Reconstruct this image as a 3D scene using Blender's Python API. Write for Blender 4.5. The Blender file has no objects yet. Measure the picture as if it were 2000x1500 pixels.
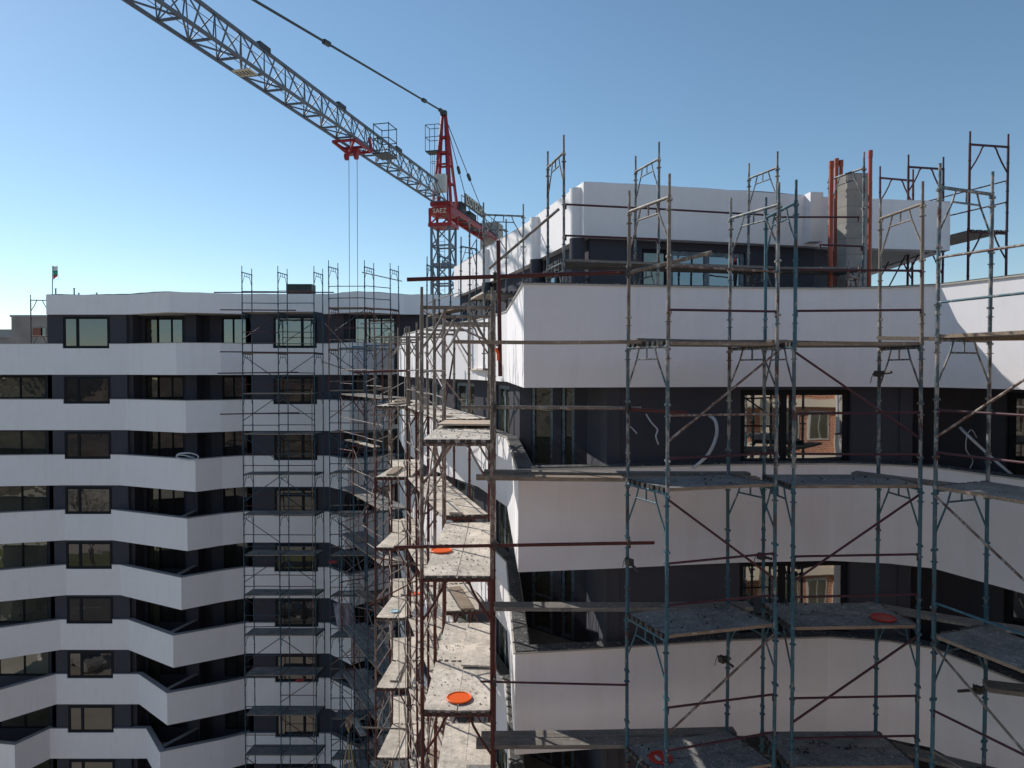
import bpy, bmesh, math, random
from mathutils import Vector, Matrix
random.seed(7)
R = math.radians
S = bpy.context.scene
COL = S.collection
H = 27.0                       # camera height above the ground
F, U0, V0 = 1390.0, 1000.0, 750.0
PITCH = R(1.195)

# ------------------------------------------------------------------ camera, sky, sun
cd = bpy.data.cameras.new('camera'); cam = bpy.data.objects.new('camera', cd); COL.objects.link(cam)
cam.location = (0, 0, H); cam.rotation_euler = (R(90) - PITCH, 0, 0)
cd.sensor_width = 36; cd.lens = F / 2000 * 36; cd.clip_start = 0.1; cd.clip_end = 6000
S.camera = cam
SUN = Vector((-0.77, 0.64, 0)).normalized()
EL = R(34)
SUNV = Vector((SUN.x * math.cos(EL), SUN.y * math.cos(EL), math.sin(EL)))
w = bpy.data.worlds.new('World'); S.world = w; w.use_nodes = True
nt = w.node_tree; bg = nt.nodes['Background']
sky = nt.nodes.new('ShaderNodeTexSky'); sky.sky_type = 'NISHITA'; sky.sun_disc = False
sky.sun_elevation = EL; sky.sun_rotation = math.atan2(SUN.x, SUN.y)
sky.altitude = 200; sky.air_density = 1.0; sky.dust_density = 0.12; sky.ozone_density = 3.0
hs = nt.nodes.new('ShaderNodeHueSaturation'); hs.inputs['Hue'].default_value = .49; hs.inputs['Saturation'].default_value = 1.0
nt.links.new(sky.outputs[0], hs.inputs['Color']); nt.links.new(hs.outputs[0], bg.inputs['Color']); bg.inputs['Strength'].default_value = 0.097
sl = bpy.data.lights.new('sun', 'SUN'); sl.energy = 3.45; sl.angle = R(0.5); sl.color = (1, .95, .88)
so = bpy.data.objects.new('sun', sl); COL.objects.link(so)
so.rotation_euler = (-SUNV).to_track_quat('-Z', 'Y').to_euler(); so.location = (-40, 40, 60)
S.view_settings.view_transform = 'Standard'; S.view_settings.look = 'None'
S.view_settings.exposure = 0.32; S.view_settings.gamma = 1
S.cycles.max_bounces = 8; S.cycles.diffuse_bounces = 6

# ------------------------------------------------------------------ helpers
def W(u, v, d):
    a, b = (u - U0) / F, (V0 - v) / F
    y = math.cos(PITCH) + b * math.sin(PITCH); z = -math.sin(PITCH) + b * math.cos(PITCH)
    k = d / y
    return Vector((a * k, d, H + z * k))
def X(u, d): return (u - U0) / F * d
def V3(p, z): return Vector((p[0], p[1], H + z))

class MB:
    def __init__(s): s.v = []; s.f = []; s.m = []; s.sm = []
    def add(s, vs, fs, m=0, smooth=False):
        o = len(s.v); s.v += [tuple(x) for x in vs]
        for f in fs: s.f.append([i + o for i in f]); s.m.append(m); s.sm.append(smooth)
    def hexa(s, b, t, m=0):
        s.add(list(b) + list(t), [(3, 2, 1, 0), (4, 5, 6, 7), (0, 1, 5, 4), (1, 2, 6, 5), (2, 3, 7, 6), (3, 0, 4, 7)], m)
    def box(s, c, sz, rz=0, m=0, tilt=None):
        c = Vector(c); hx, hy, hz = sz[0] / 2, sz[1] / 2, sz[2] / 2
        M = Matrix.Rotation(rz, 3, 'Z')
        if tilt: M = M @ tilt
        P = [c + M @ Vector(p) for p in ((-hx, -hy, -hz), (hx, -hy, -hz), (hx, hy, -hz), (-hx, hy, -hz), (-hx, -hy, hz), (hx, -hy, hz), (hx, hy, hz), (-hx, hy, hz))]
        s.hexa(P[:4], P[4:], m)
    def beam(s, a, b, wd, ht, m=0):
        a, b = Vector(a), Vector(b); d = (b - a).normalized()
        side = d.cross(Vector((0, 0, 1)))
        if side.length < 1e-4: side = Vector((1, 0, 0))
        side.normalize(); up = side.cross(d)
        q = lambda p: [p - side * wd / 2 - up * ht / 2, p + side * wd / 2 - up * ht / 2, p + side * wd / 2 + up * ht / 2, p - side * wd / 2 + up * ht / 2]
        A, B = q(a), q(b)
        s.add(A + B, [(0, 1, 2, 3), (7, 6, 5, 4), (0, 4, 5, 1), (1, 5, 6, 2), (2, 6, 7, 3), (3, 7, 4, 0)], m)
    def tube(s, a, b, r, n=8, m=0, r2=None, caps=True):
        a, b = Vector(a), Vector(b); d = b - a
        if d.length < 1e-6: return
        d.normalize(); e = d.cross(Vector((0, 0, 1)) if abs(d.z) < .9 else Vector((1, 0, 0))).normalized(); g = d.cross(e)
        r2 = r if r2 is None else r2
        A = [a + (e * math.cos(2 * math.pi * i / n) + g * math.sin(2 * math.pi * i / n)) * r for i in range(n)]
        B = [b + (e * math.cos(2 * math.pi * i / n) + g * math.sin(2 * math.pi * i / n)) * r2 for i in range(n)]
        s.add(A + B, [(i, (i + 1) % n, n + (i + 1) % n, n + i) for i in range(n)], m, True)
        if caps: s.add(A + B, [tuple(range(n))[::-1], tuple(range(n, 2 * n))], m)
    def path(s, pts, r, n=8, m=0):
        pts = [Vector(p) for p in pts]; rings = []
        for i, p in enumerate(pts):
            d = (pts[min(i + 1, len(pts) - 1)] - pts[max(i - 1, 0)]).normalized()
            e = d.cross(Vector((0.3, 1, 0.1))).normalized(); g = d.cross(e)
            rings += [p + (e * math.cos(2 * math.pi * j / n) + g * math.sin(2 * math.pi * j / n)) * r for j in range(n)]
        fs = [(k * n + j, k * n + (j + 1) % n, (k + 1) * n + (j + 1) % n, (k + 1) * n + j) for k in range(len(pts) - 1) for j in range(n)]
        s.add(rings, fs, m, True)
    def poly(s, pts, z0, z1, m=0):
        n = len(pts); vs = [V3(p, z0) for p in pts] + [V3(p, z1) for p in pts]
        s.add(vs, [tuple(range(n))[::-1], tuple(range(n, 2 * n))] + [(i, (i + 1) % n, n + (i + 1) % n, n + i) for i in range(n)], m)
    def ribbon(s, pts, t, z0, z1, out=0.0, m=0):
        o = offset(pts, -out); q = offset(pts, t); n = len(pts)
        vs = [V3(p, z0) for p in o] + [V3(p, z0) for p in q] + [V3(p, z1) for p in o] + [V3(p, z1) for p in q]
        fs = []
        for i in range(n - 1):
            fs += [(i, i + 1, 2 * n + i + 1, 2 * n + i), (n + i + 1, n + i, 3 * n + i, 3 * n + i + 1), (2 * n + i, 2 * n + i + 1, 3 * n + i + 1, 3 * n + i), (i + 1, i, n + i, n + i + 1)]
        fs += [(n, 0, 2 * n, 3 * n), (n - 1, 2 * n - 1, 4 * n - 1, 3 * n - 1)]
        s.add(vs, fs, m)
    def build(s, name, mats, parent=None):
        me = bpy.data.meshes.new(name)
        off = parent_loc(parent)
        me.from_pydata([(x - off.x, y - off.y, z - off.z) for x, y, z in s.v], [], s.f)
        for mt in (mats if isinstance(mats, (list, tuple)) else [mats]): me.materials.append(mt)
        me.polygons.foreach_set('material_index', s.m); me.polygons.foreach_set('use_smooth', s.sm)
        bm = bmesh.new(); bm.from_mesh(me); bmesh.ops.recalc_face_normals(bm, faces=bm.faces); bm.to_mesh(me); bm.free()
        me.update()
        o = bpy.data.objects.new(name, me); COL.objects.link(o)
        if parent: o.parent = parent
        return o

def parent_loc(p):
    L = Vector((0, 0, 0))
    while p is not None: L += p.location; p = p.parent
    return L
def offset(pts, t):
    out = []; n = len(pts)
    for i, p in enumerate(pts):
        p = Vector((p[0], p[1]))
        ns = []
        if i > 0: d = (p - Vector(pts[i - 1][:2])).normalized(); ns.append(Vector((-d.y, d.x)))
        if i < n - 1: d = (Vector(pts[i + 1][:2]) - p).normalized(); ns.append(Vector((-d.y, d.x)))
        m = sum(ns, Vector((0, 0))).normalized()
        out.append(tuple(p + m * (t / max(.35, m.dot(ns[0])))))
    return out
def tag(o, label, cat, group=None, kind=None):
    if label: o['label'] = label
    if cat: o['category'] = cat
    if group: o['group'] = group
    if kind: o['kind'] = kind
    return o
def thing(name, label, cat, loc, group=None):
    o = bpy.data.objects.new(name, None); COL.objects.link(o); o.location = loc; o.empty_display_size = .3
    return tag(o, label, cat, group)

# ------------------------------------------------------------------ materials
class NT:
    def __init__(s, name):
        s.mat = bpy.data.materials.new(name); s.mat.use_nodes = True; s.t = s.mat.node_tree
        s.b = s.t.nodes['Principled BSDF']; s.out = s.t.nodes['Material Output']
    def n(s, ty, **kw):
        o = s.t.nodes.new(ty)
        for k, v in kw.items():
            if k in o.inputs: o.inputs[k].default_value = v
            else: setattr(o, k, v)
        return o
    def l(s, a, b): s.t.links.new(a, b)
    def coords(s, scale=(1, 1, 1), rnd=True):
        tc = s.n('ShaderNodeTexCoord'); v = tc.outputs['Object']
        if rnd:
            oi = s.n('ShaderNodeObjectInfo'); mm = s.n('ShaderNodeMath', operation='MULTIPLY'); mm.inputs[1].default_value = 57
            s.l(oi.outputs['Random'], mm.inputs[0]); ad = s.n('ShaderNodeVectorMath', operation='ADD')
            s.l(v, ad.inputs[0]); s.l(mm.outputs[0], ad.inputs[1]); v = ad.outputs[0]
        mp = s.n('ShaderNodeMapping'); mp.inputs['Scale'].default_value = scale; s.l(v, mp.inputs['Vector'])
        return mp.outputs[0]
    def noise(s, vec, scale, detail=4, rough=.6):
        n = s.n('ShaderNodeTexNoise'); n.inputs['Scale'].default_value = scale; n.inputs['Detail'].default_value = detail; n.inputs['Roughness'].default_value = rough
        s.l(vec, n.inputs['Vector']); return n.outputs['Fac']
    def ramp(s, fac, a, b, lo=0., hi=1.):
        r = s.n('ShaderNodeMapRange'); r.inputs['From Min'].default_value = a; r.inputs['From Max'].default_value = b
        r.inputs['To Min'].default_value = lo; r.inputs['To Max'].default_value = hi; s.l(fac, r.inputs['Value']); return r.outputs[0]
    def mix(s, fac, a, b):
        m = s.n('ShaderNodeMix', data_type='RGBA')
        for sock, val in ((m.inputs['Factor'], fac), (m.inputs['A'] if False else m.inputs[6], a), (m.inputs[7], b)):
            if hasattr(val, 'is_linked') or hasattr(val, 'links'): s.l(val, sock)
            elif isinstance(val, tuple): sock.default_value = (*val, 1)
            else: sock.default_value = val
        return m.outputs[2]
    def bump(s, h, strength=.2, dist=.01):
        b = s.n('ShaderNodeBump'); b.inputs['Strength'].default_value = strength; b.inputs['Distance'].default_value = dist
        s.l(h, b.inputs['Height']); s.l(b.outputs[0], s.b.inputs['Normal'])
    def col(s, c):
        if isinstance(c, tuple): s.b.inputs['Base Color'].default_value = (*c, 1)
        else: s.l(c, s.b.inputs['Base Color'])
    def rough(s, r): s.b.inputs['Roughness'].default_value = r

def m_plaster(name, c, stain=.9, grain=.25):
    m = NT(name); v = m.coords(rnd=False)
    big = m.ramp(m.noise(v, .35, 5), .3, .7); st = m.coords((2.5, 2.5, .25), rnd=False)
    streak = m.ramp(m.noise(st, 1.6, 5, .65), .52, .8, 0, .55); grit = m.noise(v, 180, 2)
    dk = tuple(x * stain for x in c); dk2 = (c[0] * stain * .9, c[1] * stain * .87, c[2] * stain * .82)
    speck = m.ramp(m.noise(v, 55, 3, .7), .35, .65, .945, 1.0); mott = m.ramp(m.noise(v, 3.2, 5, .65), .3, .7, .965, 1.0)
    sm = m.n('ShaderNodeMath', operation='MULTIPLY'); m.l(speck, sm.inputs[0]); m.l(mott, sm.inputs[1])
    base = m.mix(streak, m.mix(big, c, dk), dk2)
    vm = m.n('ShaderNodeVectorMath', operation='SCALE'); m.l(base, vm.inputs[0]); m.l(sm.outputs[0], vm.inputs['Scale']); base = vm.outputs[0]
    m.col(base); m.rough(.92); m.b.inputs['Specular IOR Level'].default_value = .2; m.bump(grit, grain, .004); return m.mat
def m_paint(name, c, rust=(.09, .035, .02), dust=(.34, .31, .28), ra=.55, da=.55, rough=.5, gmix=.0):
    m = NT(name); v = m.coords((1, 1, .45))
    n1 = m.noise(v, 7, 6, .7); n2 = m.noise(v, 13, 5, .7); n3 = m.noise(v, 1.3, 2)
    tone = m.mix(m.ramp(n3, .3, .7), c, tuple(x * .62 for x in c))
    a = m.mix(m.ramp(n1, ra, ra + .07), tone, rust)
    b = m.mix(m.ramp(n2, da, da + .06, 0, .85), a, dust)
    m.col(b); m.rough(rough); m.b.inputs['Specular IOR Level'].default_value = .35; m.bump(n2, .3, .003); return m.mat
def m_flat(name, c, rough=.6, var=.75, scale=3., metal=0., bump=0., spec=.5):
    m = NT(name); v = m.coords(); n = m.noise(v, scale, 5, .65)
    m.col(m.mix(m.ramp(n, .35, .7), c, tuple(x * var for x in c))); m.rough(rough); m.b.inputs['Metallic'].default_value = metal; m.b.inputs['Specular IOR Level'].default_value = spec
    if bump: m.bump(m.noise(v, scale * 12, 3), bump, .005)
    return m.mat
def m_deck(name, c, dark, light):
    m = NT(name); v = m.coords(); vs = m.coords((1, .22, 1))
    a = m.mix(m.ramp(m.noise(v, 1.7, 6, .7), .35, .68), c, dark)
    a = m.mix(m.ramp(m.noise(v, 9, 6, .75), .56, .66, 0, .7), a, tuple(x * .55 for x in dark))
    a = m.mix(m.ramp(m.noise(m.coords((9, .5, 1)), 2.2, 5, .7), .55, .66, 0, .5), a, dark)
    a = m.mix(m.ramp(m.noise(v, 1.1, 7, .75), .48, .60, 0, .6), a, (dark[0] * .85, dark[1] * .87, dark[2] * .9))  # big shadow-like grey patches painted into the surface colour
    a = m.mix(m.ramp(m.noise(v, 14, 6, .8), .50, .66, 0, .55), a, tuple(x * .7 for x in dark))
    a = m.mix(m.ramp(m.noise(v, 2.6, 7, .8), .57, .60, 0, .6), a, tuple(x * .62 for x in dark))
    a = m.mix(m.ramp(m.noise(v, 26, 4, .7), .60, .66, 0, .85), a, light)
    a = m.mix(m.ramp(m.noise(v, 5.5, 6, .75), .61, .68, 0, .6), a, light)
    m.col(a); m.rough(.9); m.b.inputs['Specular IOR Level'].default_value = .15; m.bump(m.noise(v, 30, 5, .7), .6, .006); return m.mat
def m_wood(name, c, dark):
    m = NT(name); v = m.coords((.6, 9, 9)); v2 = m.coords()
    a = m.mix(m.ramp(m.noise(v, 3.5, 6, .7), .35, .65), c, dark)
    a = m.mix(m.ramp(m.noise(v2, 11, 6, .75), .58, .66, 0, .7), a, (.5, .48, .45))
    a = m.mix(m.ramp(m.noise(v2, 3, 5, .7), .58, .7, 0, .6), a, tuple(x * .5 for x in dark))
    m.col(a); m.rough(.88); m.bump(m.noise(v, 9, 5), .4, .004); return m.mat
def m_glass(name, inner=(.012, .014, .014), refl=.34, tint=(.86, .93, .93), wob=.05):
    m = NT(name); m.t.nodes.remove(m.b)
    g = m.n('ShaderNodeBsdfGlossy'); g.inputs['Roughness'].default_value = .015; g.inputs['Color'].default_value = (*tint, 1)
    d = m.n('ShaderNodeBsdfDiffuse'); v = m.coords()
    d_c = m.mix(m.ramp(m.noise(v, .7, 3), .4, .65), inner, tuple(x * 2.2 for x in inner)); m.l(d_c, d.inputs['Color'])
    b = m.n('ShaderNodeBump'); b.inputs['Strength'].default_value = wob; b.inputs['Distance'].default_value = .25
    m.l(m.noise(v, 1.1, 2), b.inputs['Height']); m.l(b.outputs[0], g.inputs['Normal'])
    lw = m.n('ShaderNodeLayerWeight'); lw.inputs['Blend'].default_value = .25
    f = m.ramp(lw.outputs['Fresnel'], 0, 1, refl, 1.0)
    oi = m.n('ShaderNodeObjectInfo'); vr = m.ramp(oi.outputs['Random'], 0, 1, .72, 1.15); mm = m.n('ShaderNodeMath', operation='MULTIPLY'); m.l(f, mm.inputs[0]); m.l(vr, mm.inputs[1]); f = mm.outputs[0]
    mx = m.n('ShaderNodeMixShader'); m.l(f, mx.inputs[0]); m.l(d.outputs[0], mx.inputs[1]); m.l(g.outputs[0], mx.inputs[2])
    m.l(mx.outputs[0], m.out.inputs['Surface']); return m.mat

M = dict(
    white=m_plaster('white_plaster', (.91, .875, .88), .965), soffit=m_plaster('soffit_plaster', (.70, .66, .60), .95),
    dark=m_plaster('charcoal_plaster', (.074, .074, .090), .84, .5), coping=m_flat('coping_sheet', (.5, .46, .40), .7, .85),
    captop=m_deck('dirty_coping', (.14, .14, .14), (.07, .07, .07), (.62, .6, .58)), lightcap=m_flat('grey_coping', (.30, .30, .31), .7, .8),
    slabtop=m_flat('concrete_slab', (.28, .27, .26), .9, .7, 2), frame=m_flat('black_window_frame', (.016, .018, .022), .5, .8, spec=.12),
    taped=m_flat('taped_window_frame', (.20, .26, .30), .5, .25, 9), glass=m_glass('window_glass', refl=.22, tint=(.84, .94, 1.0), wob=.02), glass_low=m_glass('brown_reflection_glass', (.014, .013, .013), refl=.105, tint=(.98, .92, .88), wob=.012),  # glass_low: dim brown of the reflected ground put into the pane tint
    glass_dim=m_glass('dim_glass', (.03, .03, .02), .16, (.9, .9, .82)), glass_near=m_glass('near_glass', (.012, .011, .01), .30, (1, .97, .92), .006),
    blue=m_paint('blue_scaffold_paint', (.052, .145, .19), ra=.58, da=.59), bluew=m_paint('worn_blue_paint', (.10, .155, .18), ra=.52, da=.49),
    tan=m_paint('dusty_tube', (.23, .185, .15), rust=(.10, .05, .035), dust=(.38, .35, .31), ra=.58, da=.55),
    red=m_paint('oxide_red_paint', (.115, .026, .021), rust=(.06, .025, .02), dust=(.30, .24, .21), ra=.60, da=.64),
    redw=m_paint('dusty_red_paint', (.19, .115, .09), rust=(.10, .04, .03), dust=(.36, .32, .28), ra=.55, da=.5),
    maroon=m_paint('maroon_rail', (.085, .028, .038), rust=(.06, .025, .02), dust=(.33, .29, .26), ra=.62, da=.66),
    steel=m_paint('dark_blue_steel', (.05, .085, .12), ra=.66, da=.68), teal=m_paint('far_blue_paint', (.035, .095, .14), ra=.62, da=.66),
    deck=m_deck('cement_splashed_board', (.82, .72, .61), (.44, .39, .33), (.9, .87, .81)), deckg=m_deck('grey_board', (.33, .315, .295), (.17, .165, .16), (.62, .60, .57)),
    wood=m_wood('weathered_timber', (.34, .255, .18), (.19, .14, .105)), woodg=m_wood('grey_timber', (.24, .215, .19), (.13, .115, .10)),
    hook=m_flat('deck_hook', (.06, .05, .045), .6, .6, 8),
    cr_grey=m_flat('crane_grey', (.13, .15, .18), .5, .75), cr_red=m_flat('crane_red', (.34, .016, .02), .45, .7), cr_white=m_flat('crane_white', (.6, .6, .56), .6, .85),
    cr_box=m_flat('crane_dark_box', (.05, .06, .07), .6, .7), cable=m_flat('steel_cable', (.06, .065, .07), .5, .8), conc=m_flat('raw_concrete', (.42, .40, .375), .95, .7, 1.6, bump=.5),
    letter=m_flat('cream_letters', (.72, .68, .55), .6, .85), dletter=m_flat('dark_letters', (.05, .05, .055), .6, .9),
    orange=m_flat('orange_plastic', (.95, .13, .012), .4, .9), redlid=m_flat('red_plastic', (.55, .03, .02), .4, .85), pipe=m_flat('orange_pipe', (.40, .075, .028), .5, .7),
    pale=m_flat('pale_hose', (.55, .57, .60), .6, .8, 9), cyan=m_flat('pale_blue_lid', (.45, .65, .72), .5, .9),
    rope=m_flat('hemp_rope', (.5, .45, .36), .9, .7, 20), tarp=m_flat('grey_tarp', (.30, .28, .32), .9, .6, 4),
    yellow=m_flat('yellowed_wood', (.45, .35, .16), .7, .7), rubble=m_flat('mortar_crumbs', (.5, .47, .43), .95, .5, 9), debris_and_recess=m_flat('dark_crumbs', (.05, .05, .055), .95, .6, 9),
    black=m_flat('black_plastic', (.03, .032, .03), .5, .7), green=m_flat('dark_green_metal', (.02, .04, .035), .5, .6), old=m_plaster('old_concrete', (.34, .31, .285), .6, .6),
)
M['brown'] = m_flat('brick_brown', (.22, .085, .06), .9, .8)
M['stained'] = m_deck('rust_stained_board', (.62, .40, .24), (.48, .44, .38), (.70, .66, .6))
def m_block():
    m = NT('concrete_block'); v = m.coords(rnd=False); sep = m.n('ShaderNodeSeparateXYZ'); m.l(v, sep.inputs[0])
    fr = m.n('ShaderNodeMath', operation='FRACT'); mu = m.n('ShaderNodeMath', operation='MULTIPLY'); mu.inputs[1].default_value = 1 / .33
    m.l(sep.outputs[2], mu.inputs[0]); m.l(mu.outputs[0], fr.inputs[0])
    j = m.ramp(fr.outputs[0], .0, .06, 1, 0); n = m.noise(v, 2.2, 6, .7)
    m.col(m.mix(j, m.mix(m.ramp(n, .35, .7), (.40, .37, .335), (.25, .235, .215)), (.2, .185, .17))); m.rough(.95); m.bump(m.noise(v, 60, 3), .5, .006); return m.mat
M['block'] = m_block()
def m_brick():
    m = NT('red_brick'); v = m.coords(rnd=False); sep = m.n('ShaderNodeSeparateXYZ'); m.l(v, sep.inputs[0])
    cb = m.n('ShaderNodeCombineXYZ'); ad = m.n('ShaderNodeMath', operation='ADD'); m.l(sep.outputs[0], ad.inputs[0]); m.l(sep.outputs[1], ad.inputs[1])
    m.l(ad.outputs[0], cb.inputs[0]); m.l(sep.outputs[2], cb.inputs[1])
    b = m.n('ShaderNodeTexBrick'); m.l(cb.outputs[0], b.inputs['Vector']); b.inputs['Scale'].default_value = 2.2
    b.inputs['Color1'].default_value = (.44, .17, .095, 1); b.inputs['Color2'].default_value = (.32, .115, .065, 1); b.inputs['Mortar'].default_value = (.6, .5, .42, 1)
    m.l(b.outputs['Color'], m.b.inputs['Base Color']); m.rough(.9); return m.mat
M['brick'] = m_brick()
M['cream'] = m_flat('cream_render', (.80, .70, .56), .9, .88, 1)

# ------------------------------------------------------------------ ground
def m_ground():
    m = NT('earth_and_grass'); v = m.coords(rnd=False)
    a = m.mix(m.ramp(m.noise(v, .02, 6, .6), .42, .58), (.50, .44, .36), (.36, .34, .25))
    a = m.mix(m.ramp(m.noise(v, .4, 6, .7), .5, .7), a, (.30, .26, .21)); m.col(a); m.rough(1); return m.mat
def sheet(name, x0, y0, x1, y1, z, mat):
    mb = MB(); mb.add([(x0, y0, z), (x1, y0, z), (x1, y1, z), (x0, y1, z)], [(0, 1, 2, 3)]); return tag(mb.build(name, mat), None, None, kind='structure')
sheet('ground', -2500, -2500, 2500, 2500, 0, m_ground())
M['asph'] = m_flat('asphalt', (.16, .15, .14), .95, .7, .8); M['pave'] = m_flat('pavement_slab', (.42, .38, .33), .95, .8, .6); M['sand'] = m_flat('sandy_lot', (.55, .48, .39), .95, .75, .3)
sheet('yard', -90, 5, 30, 60, .004, M['sand'])
sheet('road', -250, -9, 250, 3, .008, M['asph'])
for y0 in (3, -11):
    mb = MB(); mb.box((0, y0 + 1, .06), (500, 2, .12)); tag(mb.build('pavement', M['pave']), None, None, kind='structure')
mb = MB()
for i in range(60): mb.box((-240 + 8 * i, -3, .012), (3, .15, .004))
tag(mb.build('road_marking', M['cr_white']), None, None, kind='structure')
M['grass'] = m_flat('dry_grass', (.17, .18, .06), .95, .6, .25)
sheet('grass_verge', -250, -27, -20, -11, .006, M['grass'])
# low wooded hills behind the viewpoint, seen only in the window glass
mb = MB(); N = 60
for j in range(14):
    for i in range(N + 1):
        a = math.pi * (1.02 + .96 * i / N); r = 130 + 45 * j
        mb.v.append((math.cos(a) * r, math.sin(a) * r, max(-.2, 2.1 * j + random.uniform(-2, 3.5) * min(j, 4) * .7 - .2)))
for j in range(13):
    for i in range(N):
        mb.f.append([j * (N + 1) + i, j * (N + 1) + i + 1, (j + 1) * (N + 1) + i + 1, (j + 1) * (N + 1) + i]); mb.m.append(0); mb.sm.append(False)
def m_wooded():
    m = NT('bare_woodland'); v = m.coords(rnd=False)
    a = m.mix(m.ramp(m.noise(v, .12, 8, .75), .4, .62), (.17, .13, .10), (.06, .05, .04)); m.col(a); m.rough(1); return m.mat
tag(mb.build('hills', m_wooded()), None, None, kind='structure')

# ------------------------------------------------------------------ building kit
TOP = lambda k: 1.365 - 3.0 * k
BOT = lambda k: -0.30 - 3.0 * k
def lerp2(a, b, t): return (a[0] + (b[0] - a[0]) * t, a[1] + (b[1] - a[1]) * t)
def window(parent, p0, p1, z0, z1, divs=(), mat='glass', fm='frame', fw=.075, inset=.07, bars=()):
    L = math.dist(p0, p1); q0, q1 = offset([p0, p1], inset)
    mb = MB(); pts = lambda s0, s1: (lerp2(q0, q1, s0 / L), lerp2(q0, q1, s1 / L))
    def bar(s0, s1, a, b):
        e = pts(s0, s1); mb.ribbon(list(e), .06, a, b)
    bar(0, L, z0, z0 + fw); bar(0, L, z1 - fw, z1); bar(0, fw, z0 + fw, z1 - fw); bar(L - fw, L, z0 + fw, z1 - fw)
    for d in divs: bar(d * L - fw * .6, d * L + fw * .6, z0 + fw, z1 - fw)
    for b in bars: bar(fw, L - fw, z0 + (z1 - z0) * b - fw * .3, z0 + (z1 - z0) * b + fw * .3)
    fr = mb.build('window', M[fm], parent)
    g = MB(); e = offset(list(pts(fw * .5, L - fw * .5)), .03); g.ribbon(list(e), .012, z0 + fw * .5, z1 - fw * .5)
    g.build('pane', M[mat], fr)
    return fr
def wall_run(mb, p0, p1, z0, z1, openings=(), t=.22):
    L = math.dist(p0, p1); s = 0
    P = lambda a: lerp2(p0, p1, a / L)
    for (a, b, oz0, oz1) in sorted(openings):
        if a > s: mb.ribbon([P(s), P(a)], t, z0, z1)
        if oz0 > z0 + .01: mb.ribbon([P(a), P(b)], t, z0, oz0)
        if oz1 < z1 - .01: mb.ribbon([P(a), P(b)], t, oz1, z1)
        s = b
    if s < L - 1e-4: mb.ribbon([P(s), p1], t, z0, z1)

# ================================================================== far block (across the courtyard)
far = thing('apartment_building', 'far white banded apartment block with zigzag balconies on the left across the courtyard', 'building', (-16, 44, 0))
D1 = 38.5
CORN = [(345, 37.0), (362, 36.8), (380, 36.4), (363, 36.2), (350, 36.1), (333, 36.15), (320, 36.2), (305, 36.1), (292, 36.1)]
SLOPE = [252, 245, 232, 216, 230, 245, 265, 279, 290]
LK = [123, 123, 124, 122, 124, 112, 102, 88, 80]
LEFT = [(-70, 38.5), (-70, 38.4), (-70, 38.0), (-70, 37.2), (-70, 36.9), (-70, 36.6), (-70, 35.6), (18, 36.8), (10, 36.5)]
C2U = [690, 685, 678, 672, 680, 684, 690, 696, 700]
P2 = lambda u, d: (X(u, d), d)
WX0, WX1 = X(123, D1), X(214, D1)
WR0, WR1 = X(533, 38.0), X(619, 38.0)
def far_line(k):
    L = [P2(-150, LEFT[k][1])] if k < 7 else [P2(-150, 37.6)]
    return L + [P2(*LEFT[k]), P2(LK[k], D1), P2(max(SLOPE[k], 217), D1), P2(*CORN[k]), P2(432, 37.4), P2(478, 38.0), P2(640, 38.0), P2(C2U[k], 36.5), P2(740, 37.8), (-6.2, 39.5)]
for k in range(9):
    ln = far_line(k); mb = MB(); cp = MB()
    i = 2
    # left run, notch under the window, right run
    a = ln[:3]
    if LK[k] < 123: a = a + [(WX0, D1)]
    mid = [(WX0, D1), (WX1, D1)]; b = [(WX1, D1)] + ln[3:7] + [(WR0, 38.0)]; c = [(WR0, 38.0), (WR1, 38.0)]; d = [(WR1, 38.0)] + ln[7:]
    for seg, top in ((a, TOP(k)), (mid, TOP(k) - .24), (b, TOP(k)), (c, TOP(k) - .24), (d, TOP(k))):
        mb.ribbon(seg, .2, BOT(k), top)
    for seg in (a, b, d): cp.ribbon(seg, .23, TOP(k), TOP(k) + .03, .03)
    pr = mb.build('parapet', M['white'], far); cp.build('coping', M['lightcap'], pr)
    sb = MB(); inner = offset(ln, .15); sb.poly([(inner[0][0], 45.3)] + inner + [(-6.2, 45.3)], BOT(k) + .03, BOT(k) + .28)
    sb.build('floor_slab', M['soffit'], far)
    if k >= 2:
        p0 = lerp2(ln[3], ln[4], .86); p0 = (p0[0] + .1, p0[1] + .32); p1 = (X(381, 38.7), 38.7)
        dv = MB(); dv.ribbon([p0, p1], .16, BOT(k) + .28, TOP(k) - .12); dw = dv.build('balcony_divider', M['dark'], far)
        dc = MB(); dc.ribbon([p0, p1], .19, TOP(k) - .12, TOP(k) - .08, .03); dc.build('coping', M['lightcap'], dw)
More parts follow.
